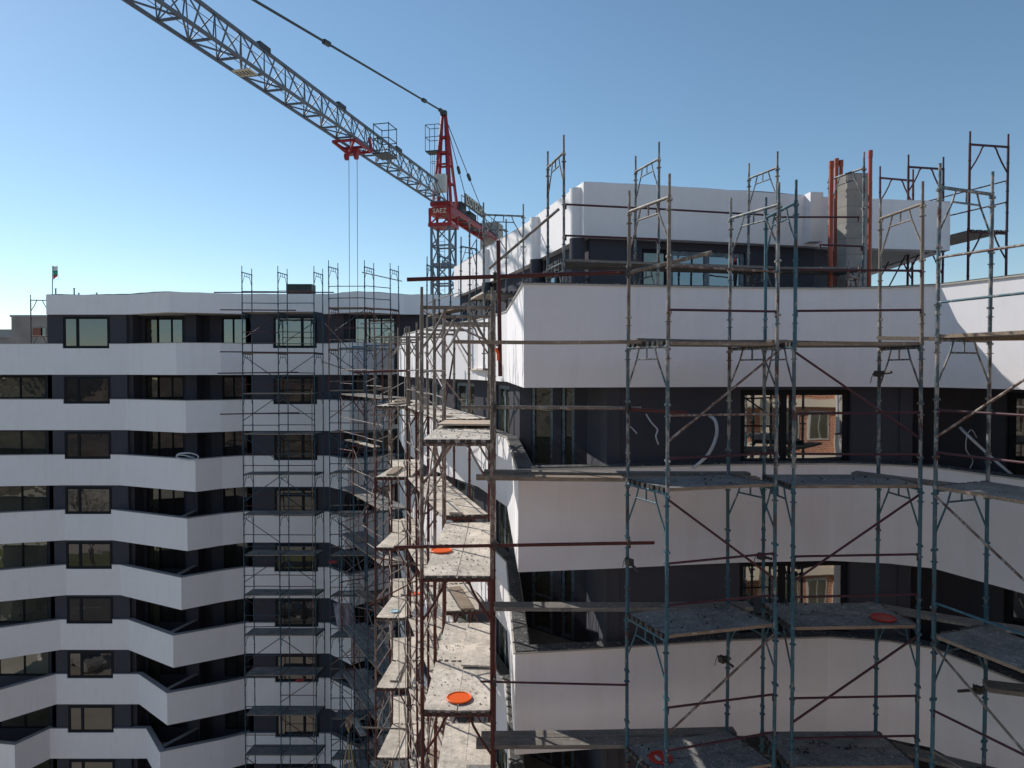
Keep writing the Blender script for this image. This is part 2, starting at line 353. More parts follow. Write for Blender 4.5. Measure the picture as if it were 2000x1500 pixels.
# dark walls
REC = 39.7
for k in range(0, 9):
    z0 = BOT(k) + .28 if k else .0
    z1 = BOT(k - 1) + .03 if k else 3.0
    zw0, zw1 = TOP(k) - .22, (BOT(k - 1) - .10 if k else 2.83)
    mb = MB()
    yb = D1 + .06
    x_l = X(92, D1)
    if k: # left balcony recess with wide glazing
        wall_run(mb, (-33, REC), (x_l, REC), z0, z1, [(2.5, 6.95, zw0 - .4, zw1)])
        mb.ribbon([(x_l, REC + .22), (x_l, yb)], .22, z0, z1)
        window(far, (-30.5, REC), (-26.05, REC), zw0 - .4, zw1, (.36, .68), 'glass_dim')
    wall_run(mb, (x_l, yb), (X(247, D1), yb), z0, z1, [(WX0 + .02 - x_l, WX1 - x_l, zw0, zw1)])
    window(far, (WX0 + .02, yb - .1), (WX1, yb - .1), zw0, zw1, (.31,), 'glass' if k == 0 else 'glass_low', fw=.12)
    if k == 0: mb.ribbon([(x_l, 45.3), (x_l, yb + .22)], .22, z0, z1)
    x_a, x_b = X(247, D1), X(384, D1)
    mb.ribbon([(x_a, yb + .22), (x_a, REC)], -.22, z0, z1)
    xw0, xw1 = X(306, REC), X(358, REC)
    wall_run(mb, (x_a - .2, REC), (x_b + .3, REC), z0, z1, [(.6 , 1.35, z0 + .05, zw1), (xw0 - x_a + .2, xw1 - x_a + .2, zw0 - .35, zw1)])
    window(far, (x_a + .4, REC), (x_a + 1.15, REC), z0 + .05, zw1, (), 'glass_dim')
    window(far, (xw0, REC), (xw1, REC), zw0 - .35, zw1, (.56,), 'glass' if k == 0 else 'glass_low')
    mb.ribbon([(X(362, 38.7), 38.7), (X(384, 38.7), 38.7)], .9, z0, z1)
    xr = X(484, 38.2)
    x2a, x2b = X(434, 39.4), X(482, 39.4)
    wall_run(mb, (x_b + .35, 39.4), (xr + .3, 39.4), z0, z1, [(x2a - x_b - .35, x2b - x_b - .35, zw0 - .3, zw1)])
    window(far, (x2a, 39.4), (x2b, 39.4), zw0 - .3, zw1, (.45,), 'glass' if k == 0 else 'glass_low')
    mb.ribbon([(xr, 39.4), (xr, 38.1)], .22, z0, z1)
    wall_run(mb, (xr, 38.1), (X(672, 38.1), 38.1), z0, z1, [(WR0 + .02 - xr, WR1 - xr, zw0, zw1)])
    window(far, (WR0 + .02, 38.0), (WR1, 38.0), zw0, zw1, (.66,), 'glass' if k == 0 else 'glass_low', fw=.12, bars=())
    xq = X(672, 38.1)
    mb.ribbon([(xq, 38.32), (xq, 39.0)], -.2, z0, z1)
    wall_run(mb, (xq - .2, 39.0), (-5.6 if k else -2.3, 39.0), z0, z1, [(.55, 2.8, zw0 - .3, zw1)])
    window(far, (xq + .35, 39.0), (xq + 2.6, 39.0), zw0 - .3, zw1, (.28, .66), 'glass' if k == 0 else 'glass_low')
    mb.build('wall', M['dark'], far)
cl = [P2(92, 38.3), P2(250, 38.3), P2(330, 36.8), P2(478, 37.9), P2(640, 37.9), P2(700, 36.6), P2(790, 38.2), (-2.2, 38.4)]
mb = MB(); mb.ribbon(cl, .25, 2.94, 3.99); mb.ribbon([(cl[0][0], 45.4), (cl[0][0], 38.55)], .25, 2.94, 3.99)
mb.build('roof_parapet', M['white'], far)
mb = MB(); inn = offset(cl, .2); mb.poly([(inn[0][0] + .2, 45.4)] + inn + [(-2.2, 45.4)], 2.97, 3.2); mb.build('roof', M['soffit'], far)
mb = MB(); mb.ribbon([(-2.2, 45.4), (-25.0, 45.4)], .2, -27, 3.0); mb.ribbon([(-25.0, 45.4), (-33, 45.4)], .2, -27, -.1); mb.ribbon([(-33, 45.4), (-33, 39)], .2, -27, -.1); mb.build('rear_wall', M['white'], far)

def membrane(parent, pts, t, z):
    mb = MB(); hh = 0.02
    for i in range(len(pts) - 1):
        n = max(2, int(math.dist(pts[i], pts[i + 1]) / .35))
        o = offset(pts, .02); q = offset(pts, t)
        for k in range(n):
            h2 = max(.006, min(.07, hh + random.uniform(-.022, .022)))
            P_ = [lerp2(o[i], o[i + 1], k / n), lerp2(o[i], o[i + 1], (k + 1) / n), lerp2(q[i], q[i + 1], (k + 1) / n), lerp2(q[i], q[i + 1], k / n)]
            mb.hexa([V3(p, z + .001) for p in P_], [V3(P_[0], z + hh), V3(P_[1], z + h2), V3(P_[2], z + h2), V3(P_[3], z + hh)]); hh = h2
    return mb.build('roof_membrane', M['lightcap'], parent)
membrane(far, cl, .3, 3.99)
# ================================================================== near block
near = thing('apartment_building', 'near apartment block with broad white balcony bands and charcoal walls behind teal scaffolding', 'building', (5, 18, 0))
def near_line(k):
    c = (.19, .10, .05, .02, 0, 0)[min(k, 5)]
    return [(-6.0, 38.2), (-5.4, 34), (-4.2, 28), (-2.5, 23), (-.95, 19.9), (-.12, 17.0), (c, 11.5), (1.69, 11.72), (2.9, 11.93), (3.92, 12.08), (5.45, 12.20), (6.4, 12.02), (6.98, 11.72), (7.52, 10.42), (8.1, 8.95), (8.7, 7.4)]
CUT = 6
for k in range(5):
    ln = near_line(k); mb = MB(); mb.ribbon(ln, .22, BOT(k), TOP(k)); pr = mb.build('parapet', M['white'], near)
    cp = MB(); cp.ribbon(ln, .26, TOP(k), TOP(k) + .022, .03); cp.build('drip_edge', M['coping'], pr)
    tp = MB(); tp.ribbon(offset(ln, -.0), .24, TOP(k) + .023, TOP(k) + .04); tp.build('coping', M['captop'], pr)
    sb = MB(); inner = offset(ln, .17); sb.poly(inner + [(15, 7.4), (15, 38.3), (-5.9, 38.3)], BOT(k) + .03, BOT(k) + .28); sb.build('floor_slab', M['soffit'], near)
    ft = MB(); ft.poly(offset(ln, .24)[3:] + [(14.9, 7.5), (14.9, 30)], BOT(k) + .281, BOT(k) + .30); ft.build('balcony_floor', M['slabtop'], near)
for k in range(1, 5):
    z0, z1 = BOT(k) + .30, BOT(k - 1) + .03; zt = TOP(k)
    mb = MB(); O = offset(near_line(k), .3)
    for i in range(0, 5):
        a, b = O[i], O[i + 1]; L = math.dist(a, b)
        if i == 4: b = (O[5][0], 16.6); L = math.dist(a, b)
        ops = []
        n = 2 if L > 4.5 else 1
        for j in range(n):
            s0 = L * (j + .5) / n - .75; ops.append((s0, s0 + 1.5, zt - .3, z1 - .15))
        wall_run(mb, a, b, z0, z1, ops)
        for (s0, s1, q0, q1) in ops: window(near, lerp2(a, b, s0 / L), lerp2(a, b, s1 / L), q0, q1, (.5,), 'glass_dim', 'taped', .09)
    # corner balcony
    c0, c1 = (O[5][0], 16.6), (1.66, 15.3); L = math.dist(c0, c1)
    ops = [(.36, .98, z0 + .02, z1 - .06), (1.22, 1.58, z0 + .02, z1 - .06)]
    wall_run(mb, c0, c1, z0, z1, ops)
    for (s0, s1, q0, q1) in ops: window(near, lerp2(c0, c1, s0 / L), lerp2(c0, c1, s1 / L), q0, q1, (), 'glass_dim', 'taped', .085, .02, (.3,))
    mb.ribbon([(1.62, 15.5), (1.6, 11.98)], .22, z0, z1)
    a, b = (1.6, 11.97), (3.93, 12.31); mb.ribbon([a, b], .22, z0, z1)
    a, b = (3.93, 12.31), (5.95, 12.42); L = math.dist(a, b)
    wall_run(mb, a, b, z0, z1, [(.03, L - .03, zt - .04, z1 - .09)])
    window(near, lerp2(a, b, .015), lerp2(a, b, .985), zt - .04, z1 - .09, (.40,), 'glass_near', 'frame', .095, .06)
    mb.ribbon([(5.95, 12.42), (6.82, 12.10)], .22, z0, z1); mb.ribbon([(6.82, 12.10), (6.95, 13.0)], .2, z0, z1)
    mb.ribbon([(6.9, 13.05), (8.02, 12.42)], .2, z0, z1)
    a, b = (8.02, 12.42), (10.6, 8.2); L = math.dist(a, b)
    wall_run(mb, a, b, z0, z1, [(.55, 2.6, zt - .5, z1 - .12)])
    window(near, lerp2(a, b, .55 / L), lerp2(a, b, 2.6 / L), zt - .5, z1 - .12, (.5,), 'glass_near', 'frame', .1)
    mb.build('wall', M['dark'], near)
mb = MB(); mb.ribbon([(15, 7.4), (15, 38.5), (-5.4, 38.5)], .2, -27, 1.3); mb.ribbon([(8.7, 7.4), (15, 7.4)], .2, -27, 1.3); mb.build('rear_wall', M['white'], near)
mb = MB(); ln = offset(near_line(4), .32); mb.ribbon(ln, .2, -27, BOT(4) + .03); mb.build('lower_wall', M['dark'], near)
# penthouse
PH = [(2.0, 30.5), (-2.25, 27.6), (-1.9, 26.6), (.12, 20.2), (1.50, 15.0), (X(1300, 15.35), 15.35), (X(1455, 15.8), 15.8), (X(1600, 16.3), 16.3), (X(1852, 16.8), 16.8)]
mb = MB(); mb.ribbon(PH, .3, 2.79, 3.93); mb.ribbon([PH[-1], (PH[-1][0] + .6, 24)], .3, 2.79, 3.93)
for (t, s) in ((.06, 3), (.62, 3), (.45, 2)):
    q = lerp2(PH[s + 1], PH[s], t); mb.tube(V3((q[0] - .02, q[1]), 2.79), V3((q[0] - .02, q[1]), 3.85), .17, 16)
q = lerp2(PH[4], PH[5], .0)
mb.box(V3((X(1583, 16.15), 16.2), 3.4), (.3, .5, 1.1), .1)
mb.build('roof_parapet', M['white'], near)
mb = MB(); membrane(near, PH, .34, 3.93); ip = offset(PH, .2); mb.poly(ip + [(10.4, 24), (10.4, 30)], 2.82, 3.05); mb.build('roof', M['soffit'], near)
mb = MB()
for (t, s_) in ((.06, 3), (.62, 3), (.45, 2)):
    q = lerp2(PH[s_ + 1], PH[s_], t); mb.tube(V3((q[0] - .02, q[1]), 0), V3((q[0] - .02, q[1]), 2.788), .165, 16)
IW = offset(PH, .22)
for i in range(0, 4):
    a, b = IW[i], IW[i + 1]; L = math.dist(a, b); ops = [] if i == 4 else [(L * .35, L * .35 + 1.6, .3, 2.4)]
    wall_run(mb, a, b, 0, 2.82, ops)
    for (s0, s1, q0, q1) in ops: window(near, lerp2(a, b, s0 / L), lerp2(a, b, s1 / L), q0, q1, (.5,), 'glass', 'taped', .09)
a, b = IW[4], IW[7]; a = (IW[4][0], IW[4][1]); L = math.dist(a, b)
ops = [(X(1255, 15.6) - a[0], X(1310, 15.6) - a[0] + .02, .05, 2.62), (X(1310, 15.6) - a[0] + .05, X(1465, 15.9) - a[0] + .05, .05, 2.62)]
wall_run(mb, a, b, 0, 2.82, ops)
window(near, lerp2(a, b, ops[0][0] / L), lerp2(a, b, ops[0][1] / L), .05, 2.62, (), 'glass_dim', 'frame', .07)
window(near, lerp2(a, b, ops[1][0] / L), lerp2(a, b, ops[1][1] / L), .05, 2.62, (.5,), 'glass', 'taped', .1)
mb.ribbon([b, (X(1690, 17.5), 18.0)], .22, 0, 2.82); mb.ribbon([(X(1690, 17.5), 18.0), (9.3, 24)], .22, 0, 2.82)
mb.build('penthouse_wall', M['dark'], near)
# block chimney shaft
ch = MB(); cx, cy = X(1666, 14.6), 15.1
pts = [(X(1651, 14.75), 14.75), (X(1698, 14.8), 14.8), (X(1700, 15.5), 15.5), (X(1634, 15.6), 15.6), (X(1632, 15.0), 15.0)]
ch.poly(pts, 0, 4.05); ch.build('chimney', M['block'], near)
for (u, v0, lab) in ((1624, 315, 'thick orange drain pipe, leftmost of the three bundled at the block chimney'), (1634, 310, 'orange drain pipe in the middle of the trio beside the block chimney'), (1643, 313, 'orange drain pipe squeezed between its bundle and the block chimney'), (1700, 294, 'tall lone orange drain pipe on the right of the block chimney')):
    d = 14.45 if u > 1690 else (14.62 if u < 1630 else 15.8); top = W(u, v0, d); mb = MB()
    r = .045 if u < 1640 else .04
    mb.tube((top.x, top.y, H + .0), top, r, 14); mb.tube((top.x, top.y, top.z - .0), (top.x, top.y, top.z - .14), r + .007, 14)
    tag(mb.build('drain_pipe', M['pipe']), lab, 'pipe', 'orange drain pipes by the chimney')

# ================================================================== scaffolding
FR = {}
def frame_mesh(wd, mat, style='A'):
    key = (round(wd, 2), mat, style)
    if key in FR: return FR[key]
    wd = key[0]; mb = MB(); r = .0255
    if style == 'B':
        r = .029
        for x in (0, wd):
            mb.tube((x, 0, 0.0), (x, 0, 2.0), r, 12); mb.tube((x, 0, 2.0), (x, 0, 2.27), .022, 8); mb.tube((x, 0, .0), (x, 0, .05), .034, 10)
            for z in (1.60, .95, .45): mb.tube((x - .04, 0, z), (x + .04, 0, z), .009, 6); mb.tube((x, 0, z - .012), (x, 0, z + .012), .034, 8)
        mb.tube((0, 0, 1.97), (wd, 0, 1.97), .027, 10)
        for s in (0, 1):
            q = lambda a: wd - a if s else a
            mb.path([(q(0), 0, 1.36), (q(.16 * wd), 0, 1.60), (q(.27 * wd), 0, 1.80), (q(.31 * wd), 0, 1.90), (q(.36 * wd), 0, 1.955)], .019, 8)
        o = mb.build('frame', M[mat]); me = o.data; bpy.data.objects.remove(o); FR[key] = me; return me
    for x in (0, wd):
        mb.tube((x, 0, 0.0), (x, 0, 2.0), r, 10); mb.tube((x, 0, 2.0), (x, 0, 2.28), .0195, 8)
        for z, rr, h in ((1.93, .040, .022), (1.80, .047, .012), (1.18, .038, .02), (1.02, .044, .012), (.42, .036, .02), (.30, .044, .012), (.02, .032, .05)):
            mb.tube((x, 0, z - h / 2), (x, 0, z + h / 2), rr, 8)
        for z in (1.93, 1.18, .42): mb.box((x, 0, z), (.12, .022, .03))
    mb.tube((0, 0, 1.97), (wd, 0, 1.97), .024, 8)
    a = .24 * wd; b = .13
    mb.tube((a, 0, 1.80), (wd - a, 0, 1.80), .0135, 6)
    mb.tube((0, 0, 1.38), (a, 0, 1.80), .0135, 6); mb.tube((a, 0, 1.80), (a + .06, 0, 1.96), .0135, 6)
    mb.tube((wd, 0, 1.38), (wd - a, 0, 1.80), .0135, 6); mb.tube((wd - a, 0, 1.80), (wd - a - .06, 0, 1.96), .0135, 6)
    mb.tube((wd / 2, 0, 1.80), (wd / 2, 0, 1.96), .0135, 6)
    o = mb.build('frame', M[mat]); me = o.data; bpy.data.objects.remove(o); FR[key] = me; return me
def put_frame(root, pf, pb, zbase, mat, style='A'):
    wd = math.dist(pf, pb); o = bpy.data.objects.new('frame', frame_mesh(wd, mat, style)); COL.objects.link(o); o.parent = root
    L = parent_loc(root)
    o.location = Vector((pf[0], pf[1], H + zbase)) - L
    o.rotation_euler = (random.uniform(-.006, .006), random.uniform(-.006, .006), math.atan2(pb[1] - pf[1], pb[0] - pf[0]))
    return o
def deck_board(root, a0, a1, b0, b1, z, mat, t=.045, hooks=True):
    j = lambda: random.uniform(-.006, .012)
    T = [Vector((p[0], p[1], H + z + j())) for p in (a0, a1, b1, b0)]
    mb = MB(); mb.hexa([p - Vector((0, 0, t)) for p in T], T, 0)
    if hooks:
        for (p, q, away) in ((T[0], T[1], T[3]), (T[3], T[2], T[0])):
            dr = (p - away).normalized(); rz = math.atan2((q - p).y, (q - p).x)
            for s in [x + random.uniform(-.05, .05) for x in (.13, .38, .62, .87)]:
                c = p.lerp(q, s) + dr * .022 - Vector((0, 0, .022)); mb.box(c, (.07, .05, .05), rz, 1)
    if mat == 'deckg':
        for q in range(2, 6): mb.m[q] = 2
    return mb.build('deck_board', [M[mat], M['hook'], M['wood']], root)
def member(root, name, a, b, r, mat, bend=True):
    a, b = Vector(a), Vector(b); mb = MB(); d = (b - a).normalized(); mb.tube(a, b, r, 8)
    if bend:
        for p, s in ((a, 1), (b, -1)):
            mb.tube(p + d * s * .02, p + d * s * .02 + Vector((0, 0, -.09)), r * .9, 6)
    return mb.build(name, M[mat], root)
def scaffold(label, frames, ztop, nlev, mats, deck_mats, skip_deck=(), railm='maroon', rails=(.47, 1.04), braces='auto', base=True, group='scaffold towers around the building site', nodeck_bays=(), name='scaffold', side=0, rr=.017, deck_top=1, style='A', clutter=0):
    f0 = frames[0][0]; zb = ztop - 2.0 * nlev
    root = thing(name, label, 'scaffold', (f0[0], f0[1], 0 if base else H + zb), group)
    for i, (pf, pb) in enumerate(frames):
        for j in range(nlev):
            put_frame(root, pf, pb, ztop - 2.0 * (j + 1), mats(j, i) if callable(mats) else mats, style)
    if base:
        mb = MB()
        for pf, pb in frames:
            for p in (pf, pb): mb.tube((p[0], p[1], 0.05), (p[0], p[1], H + zb), .0242, 8); mb.box((p[0], p[1], .02), (.15, .15, .04))
        mb.build('base_leg', M['red'], root)
    for i in range(len(frames) - 1):
        (a0, a1), (b0, b1) = frames[i], frames[i + 1]
        for j in range(nlev + 1):
            z = ztop - 2.0 * j
            if j >= deck_top and (j, i) not in skip_deck and i not in nodeck_bays and j not in skip_deck:
                m = deck_mats(j, i) if callable(deck_mats) else deck_mats
                for s0, s1 in ((.015, .49), (.505, .985)):
                    deck_board(root, lerp2(a0, a1, s0), lerp2(a0, a1, s1), lerp2(b0, b1, s0), lerp2(b0, b1, s1), z + .035, m)
            for h in rails:
                if j >= 1 and random.random() < .93:
                    mm = railm if isinstance(railm, str) else random.choice(railm)
                    p, q = (a0, b0) if side == 0 else (a1, b1)
                    member(root, 'guard_rail', V3(p, z + h + random.uniform(-.02, .02)), V3(q, z + h + random.uniform(-.02, .02)), rr, mm)
        for j in range(nlev):
            z = ztop - 2.0 * j
            dr = ((i + j) % 2 == 0) if braces == 'auto' else (braces.get((j, i)) if braces else None)
            if dr is None or (braces == 'auto' and (j == 0 or random.random() < .3)): continue
            p, q = (a0, b0) if side == 0 else (a1, b1)
            if dr: member(root, 'brace', V3(p, z - .10), V3(q, z - 1.32), rr, 'maroon' if isinstance(railm, str) else random.choice(railm), False)
            else: member(root, 'brace', V3(p, z - 1.32), V3(q, z - .10), rr, 'maroon' if isinstance(railm, str) else random.choice(railm), False)
    for c in range(clutter):
        i = random.randrange(len(frames) - 1); j = random.randrange(nlev - 1); z = ztop - 2 * j
        p = random.choice(frames[i]); q = random.choice(frames[i + 1]); dz = random.choice((-1.9, -.9, -.15, .15, .9))
        a, b = V3(p, z - random.uniform(.1, 1.6)), V3(q, 0); b.z = a.z + dz * random.uniform(.7, 1); d = (b - a).normalized()
        member(root, 'brace', a - d * random.uniform(.05, .4), b + d * random.uniform(.05, .5), random.choice((.017, .021, .024)), random.choice(('tan', 'redw', 'red', 'maroon')), False)
    for c in range(clutter // 2):
        i = random.randrange(len(frames) - 1); j = random.randrange(1, nlev); t, w_ = random.uniform(0, .4), random.uniform(.15, .6)
        A_, B_ = lerp2(frames[i][0], frames[i + 1][0], t - .1), lerp2(frames[i][1], frames[i + 1][1], t - .1); C_, D_ = lerp2(frames[i][0], frames[i + 1][0], t + .75), lerp2(frames[i][1], frames[i + 1][1], t + .75)
        k = random.uniform(-.08, .08); deck_board(root, lerp2(A_, B_, w_ - .18 + k), lerp2(A_, B_, w_ + .1 + k), lerp2(C_, D_, w_ - .18 - k), lerp2(C_, D_, w_ + .1 - k), ztop - 2 * j + .085, 'wood' if c % 2 else 'deck', .035, False)
    return root
AX = lambda u, d: (X(u, d), d)
# --- front towers (teal)
T1 = [((2.106, 9.6), (1.715, 10.5)), ((3.734, 10.04), (3.34, 10.95))]
T2 = [((3.94, 9.92), (3.89, 10.95)), ((5.74, 9.98), (5.65, 10.95))]
T3 = [((5.61, 9.40), (6.56, 9.78)), ((6.22, 7.72), (7.17, 8.08))]
tm = lambda j, i: ('tan' if i == 0 else 'bluew') if j == 0 else ('bluew' if j == 1 else 'blue')
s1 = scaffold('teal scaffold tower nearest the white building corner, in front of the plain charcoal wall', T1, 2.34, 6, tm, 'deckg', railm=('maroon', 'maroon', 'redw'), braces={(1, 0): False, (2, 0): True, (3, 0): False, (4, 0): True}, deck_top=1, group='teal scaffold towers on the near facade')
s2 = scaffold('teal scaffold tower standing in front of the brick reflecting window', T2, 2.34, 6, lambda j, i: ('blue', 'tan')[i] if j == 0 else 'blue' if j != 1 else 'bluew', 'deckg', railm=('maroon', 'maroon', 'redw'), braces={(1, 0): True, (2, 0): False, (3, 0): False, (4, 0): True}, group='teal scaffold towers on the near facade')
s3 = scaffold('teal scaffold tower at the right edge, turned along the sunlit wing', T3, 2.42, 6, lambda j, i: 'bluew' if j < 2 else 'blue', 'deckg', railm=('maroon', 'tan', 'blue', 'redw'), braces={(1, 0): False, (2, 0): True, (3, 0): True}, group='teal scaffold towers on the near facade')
# --- corner run (rust red below, dusty above)
cm = lambda j, i: 'tan' if j == 0 else ('redw' if j == 1 else ('red' if (i + j) % 5 else 'redw'))
run1 = [((-1.325, 10.4), (-.29, 10.4)), ((-1.33, 12.2), (-.31, 12.2)), ((-1.33, 14.0), (-.36, 14.0))]
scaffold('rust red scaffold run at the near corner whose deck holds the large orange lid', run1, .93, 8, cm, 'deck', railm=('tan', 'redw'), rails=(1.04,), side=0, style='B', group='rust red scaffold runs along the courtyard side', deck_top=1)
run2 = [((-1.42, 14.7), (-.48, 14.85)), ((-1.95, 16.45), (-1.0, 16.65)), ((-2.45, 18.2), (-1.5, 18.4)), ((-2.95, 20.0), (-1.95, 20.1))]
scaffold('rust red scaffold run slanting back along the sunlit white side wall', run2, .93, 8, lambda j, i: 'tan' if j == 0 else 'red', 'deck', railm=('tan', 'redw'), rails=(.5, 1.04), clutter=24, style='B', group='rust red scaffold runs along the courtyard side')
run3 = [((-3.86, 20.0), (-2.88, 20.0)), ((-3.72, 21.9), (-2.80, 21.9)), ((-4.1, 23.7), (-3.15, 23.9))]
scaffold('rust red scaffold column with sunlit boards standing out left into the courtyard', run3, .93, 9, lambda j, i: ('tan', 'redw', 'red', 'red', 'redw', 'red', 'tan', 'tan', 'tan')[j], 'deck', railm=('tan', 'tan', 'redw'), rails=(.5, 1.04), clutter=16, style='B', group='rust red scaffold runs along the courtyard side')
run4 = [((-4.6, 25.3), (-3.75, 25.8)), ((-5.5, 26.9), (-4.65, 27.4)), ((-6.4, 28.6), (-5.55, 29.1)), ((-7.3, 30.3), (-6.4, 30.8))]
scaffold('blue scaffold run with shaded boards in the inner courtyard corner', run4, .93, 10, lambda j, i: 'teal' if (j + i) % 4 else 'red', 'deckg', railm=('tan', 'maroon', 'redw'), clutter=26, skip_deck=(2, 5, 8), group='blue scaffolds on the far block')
# --- far block towers
C1 = [((X(474, 35), 35), (X(493, 36), 36)), ((X(544, 35), 35), (X(562, 36), 36)), ((X(614, 35), 35), (X(631, 36), 36))]
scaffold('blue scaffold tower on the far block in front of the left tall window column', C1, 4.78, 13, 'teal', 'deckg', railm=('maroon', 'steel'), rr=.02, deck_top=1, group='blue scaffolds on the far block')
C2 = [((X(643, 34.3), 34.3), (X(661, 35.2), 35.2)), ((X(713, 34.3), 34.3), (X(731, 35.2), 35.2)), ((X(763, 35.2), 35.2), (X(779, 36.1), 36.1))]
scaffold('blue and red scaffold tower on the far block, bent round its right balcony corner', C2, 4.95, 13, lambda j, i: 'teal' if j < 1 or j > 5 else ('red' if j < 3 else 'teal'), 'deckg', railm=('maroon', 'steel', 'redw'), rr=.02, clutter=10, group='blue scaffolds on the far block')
# --- penthouse towers
PD = [((X(1101, 13.05), 13.05), (X(1070, 14.04), 14.04)), ((X(1285, 13.43), 13.43), (X(1240, 14.3), 14.3)), ((X(1515, 14.04), 14.04), (X(1460, 14.85), 14.85)), ((X(1684, 14.05), 14.05), (X(1617, 14.95), 14.95))]
sp = scaffold('teal scaffold on the roof terrace in front of the white penthouse band', PD, 3.98, 2, 'bluew', 'woodg', railm=('maroon',), rails=(), braces=None, base=False, group='scaffolds on the terrace')
for (u0, v0, d0, u1, v1, d1) in ((1103, 399, 13.05, 1285, 408, 13.4), (1285, 408, 13.4, 1515, 421, 14.0), (1515, 424, 14.0, 1678, 424, 14.05), (1103, 460, 13.05, 1285, 467, 13.4), (1600, 478, 14.0, 1684, 481, 14.05)):
    member(sp, 'guard_rail', W(u0, v0, d0), W(u1, v1, d1), .019, 'maroon')
PL = [((-1.2, 20.3), (-.16, 20.3)), ((-.72, 18.3), (.3, 18.5)), ((-.3, 16.4), (.7, 16.7))]
scaffold('pale blue scaffold beside the penthouse side wall, right of the crane mast', [PL[0], PL[1]], 3.98, 2, 'bluew', 'deck', railm=('tan', 'redw'), rails=(), braces=None, base=False, group='scaffolds on the terrace')
PM = [((X(834, 27), 27), (X(846, 27.8), 27.8)), ((X(858, 25), 25), (X(880, 25.6), 25.6)), ((X(900, 23), 23), (X(930, 23.5), 23.5))]
scaffold('thin blue scaffold at the foot of the crane mast', PM, 3.98, 2, 'teal', 'wood', railm=('tan', 'maroon'), rails=(.5,), base=False, group='scaffolds on the terrace')
# --- red tower frames on the right roof
RT = [((X(1888, 16.5), 16.5), (X(1962, 16.7), 16.7)), ((X(1772, 17.8), 18.6), (X(1838, 17.8), 18.8))]
rt = scaffold('dark red scaffold tower rising against the sky at the right end of the penthouse', RT[:1], 5.2, 3, 'maroon', 'woodg', railm=('maroon',), rails=(.5, 1.04), braces=None, base=False, style='B', group='red scaffold frames on the right roof')
for h0 in (0, .5):
    a0, a1 = lerp2(RT[0][0], RT[0][1], h0 + .02), lerp2(RT[0][0], RT[0][1], h0 + .48)
    deck_board(rt, a0, a1, (a0[0] - .25, a0[1] + 2.0), (a1[0] - .25, a1[1] + 2.0), 3.22, 'woodg')
for zz in (3.9, 4.4): member(rt, 'guard_rail', V3(RT[0][1], zz), V3((RT[0][1][0] - 1.0, RT[0][1][1] + 1.9), zz - .1), .017, 'maroon')
R2 = [((X(1770, 17.6), 17.6), (X(1838, 17.8), 17.8)), ((X(1716, 18.6), 18.6), (X(1780, 18.9), 18.9))]
scaffold('dark red scaffold frame behind the penthouse band, left of the tallest red tower', R2, 5.0, 3, 'maroon', 'woodg', railm=('maroon',), rails=(), braces={(1, 0): True, (2, 0): False}, base=False, style='B', group='red scaffold frames on the right roof', skip_deck=(1, 2, 3))
mb = MB()
R3 = [((X(62, 39.5), 39.5), (X(97, 39.6), 39.6))]
scaffold('lone dark red scaffold frame at the left end of the far roof', R3, 3.85, 2, 'maroon', 'wood', rails=(), braces=None, base=False, style='B', group='red scaffold frames on the right roof', name='scaffold')
mb = MB(); # small rust frame leaning by the chimney
s_ = thing('scaffold', 'short rusty frame leaning upright before the block chimney', 'scaffold', V3((X(1660, 13.2), 13.2), -.1))
put_frame(s_, AX(1654, 13.2), AX(1676, 13.6), -.05, 'redw', 'B').scale = (1, 1, .9)

# --- loose long tubes and timbers
def loose_tube(label, a, b, r, mat, group='long tubes laid across the scaffold'):
    ua, ub = a[0], b[0]; a, b = W(*a), W(*b); mb = MB(); mb.tube(a, b, r, 12); d = (b - a).normalized()
    for t in [(uu - ua) / (ub - ua) for uu in (966, 1227) if min(ua, ub) < uu < max(ua, ub) and abs(a.y - 10.4) < 1.2]:
        p = a.lerp(b, t); mb.box(p, (.05, .11, .11), math.atan2(d.y, d.x), 1); mb.tube(p - Vector((0, .09, .02)), p + Vector((0, .09, -.02)), .012, 6, 1); mb.tube(p - Vector((0, 0, .085)), p + Vector((0, 0, .085)), .009, 6, 1)
    o = mb.build('scaffold_tube', [M[mat], M['hook']]); return tag(o, label, 'tube', group)
loose_tube('long rust red tube crossing under the penthouse in front of the crane mast', (795, 546, 10.33), (1240, 531, 10.42), .03, 'red')
loose_tube('short tan tube jutting up right from the rust red tube under the penthouse', (1222, 534, 10.36), (1390, 493, 9.75), .029, 'tan')
loose_tube('cement crusted tube across the corner balcony opening', (898, 795, 10.34), (1252, 797, 10.45), .026, 'tan')
loose_tube('short rusty tube clamped to the end of the cement crusted tube', (1222, 799, 10.38), (1345, 806, 9.9), .026, 'red')
loose_tube('rust red tube crossing the bright decks and the second white band', (770, 1069, 10.33), (1278, 1060, 10.42), .026, 'red')
loose_tube('thin maroon tube crossing the third white band', (938, 1331, 10.33), (1226, 1338, 10.4), .016, 'maroon')
loose_tube('slanting dusty tube over the sunlit penthouse side wall', (955, 525, 13.0), (1092, 408, 12.9), .026, 'tan')
loose_tube('rust red short tube between two posts high on the courtyard scaffold', (690, 727, 19.8), (797, 724, 19.85), .03, 'red')
loose_tube('dusty tube sticking out left low on the courtyard scaffold', (706, 1421, 19.8), (800, 1424, 19.85), .024, 'tan')
for i, (u, va, vb, d, lab) in enumerate(((977, 470, 735, 10.25, 'stout red upright tube clamped beside the corner post'),)):
    loose_tube(lab, (u - 4, va, d), (u, vb, d), .03, 'red')
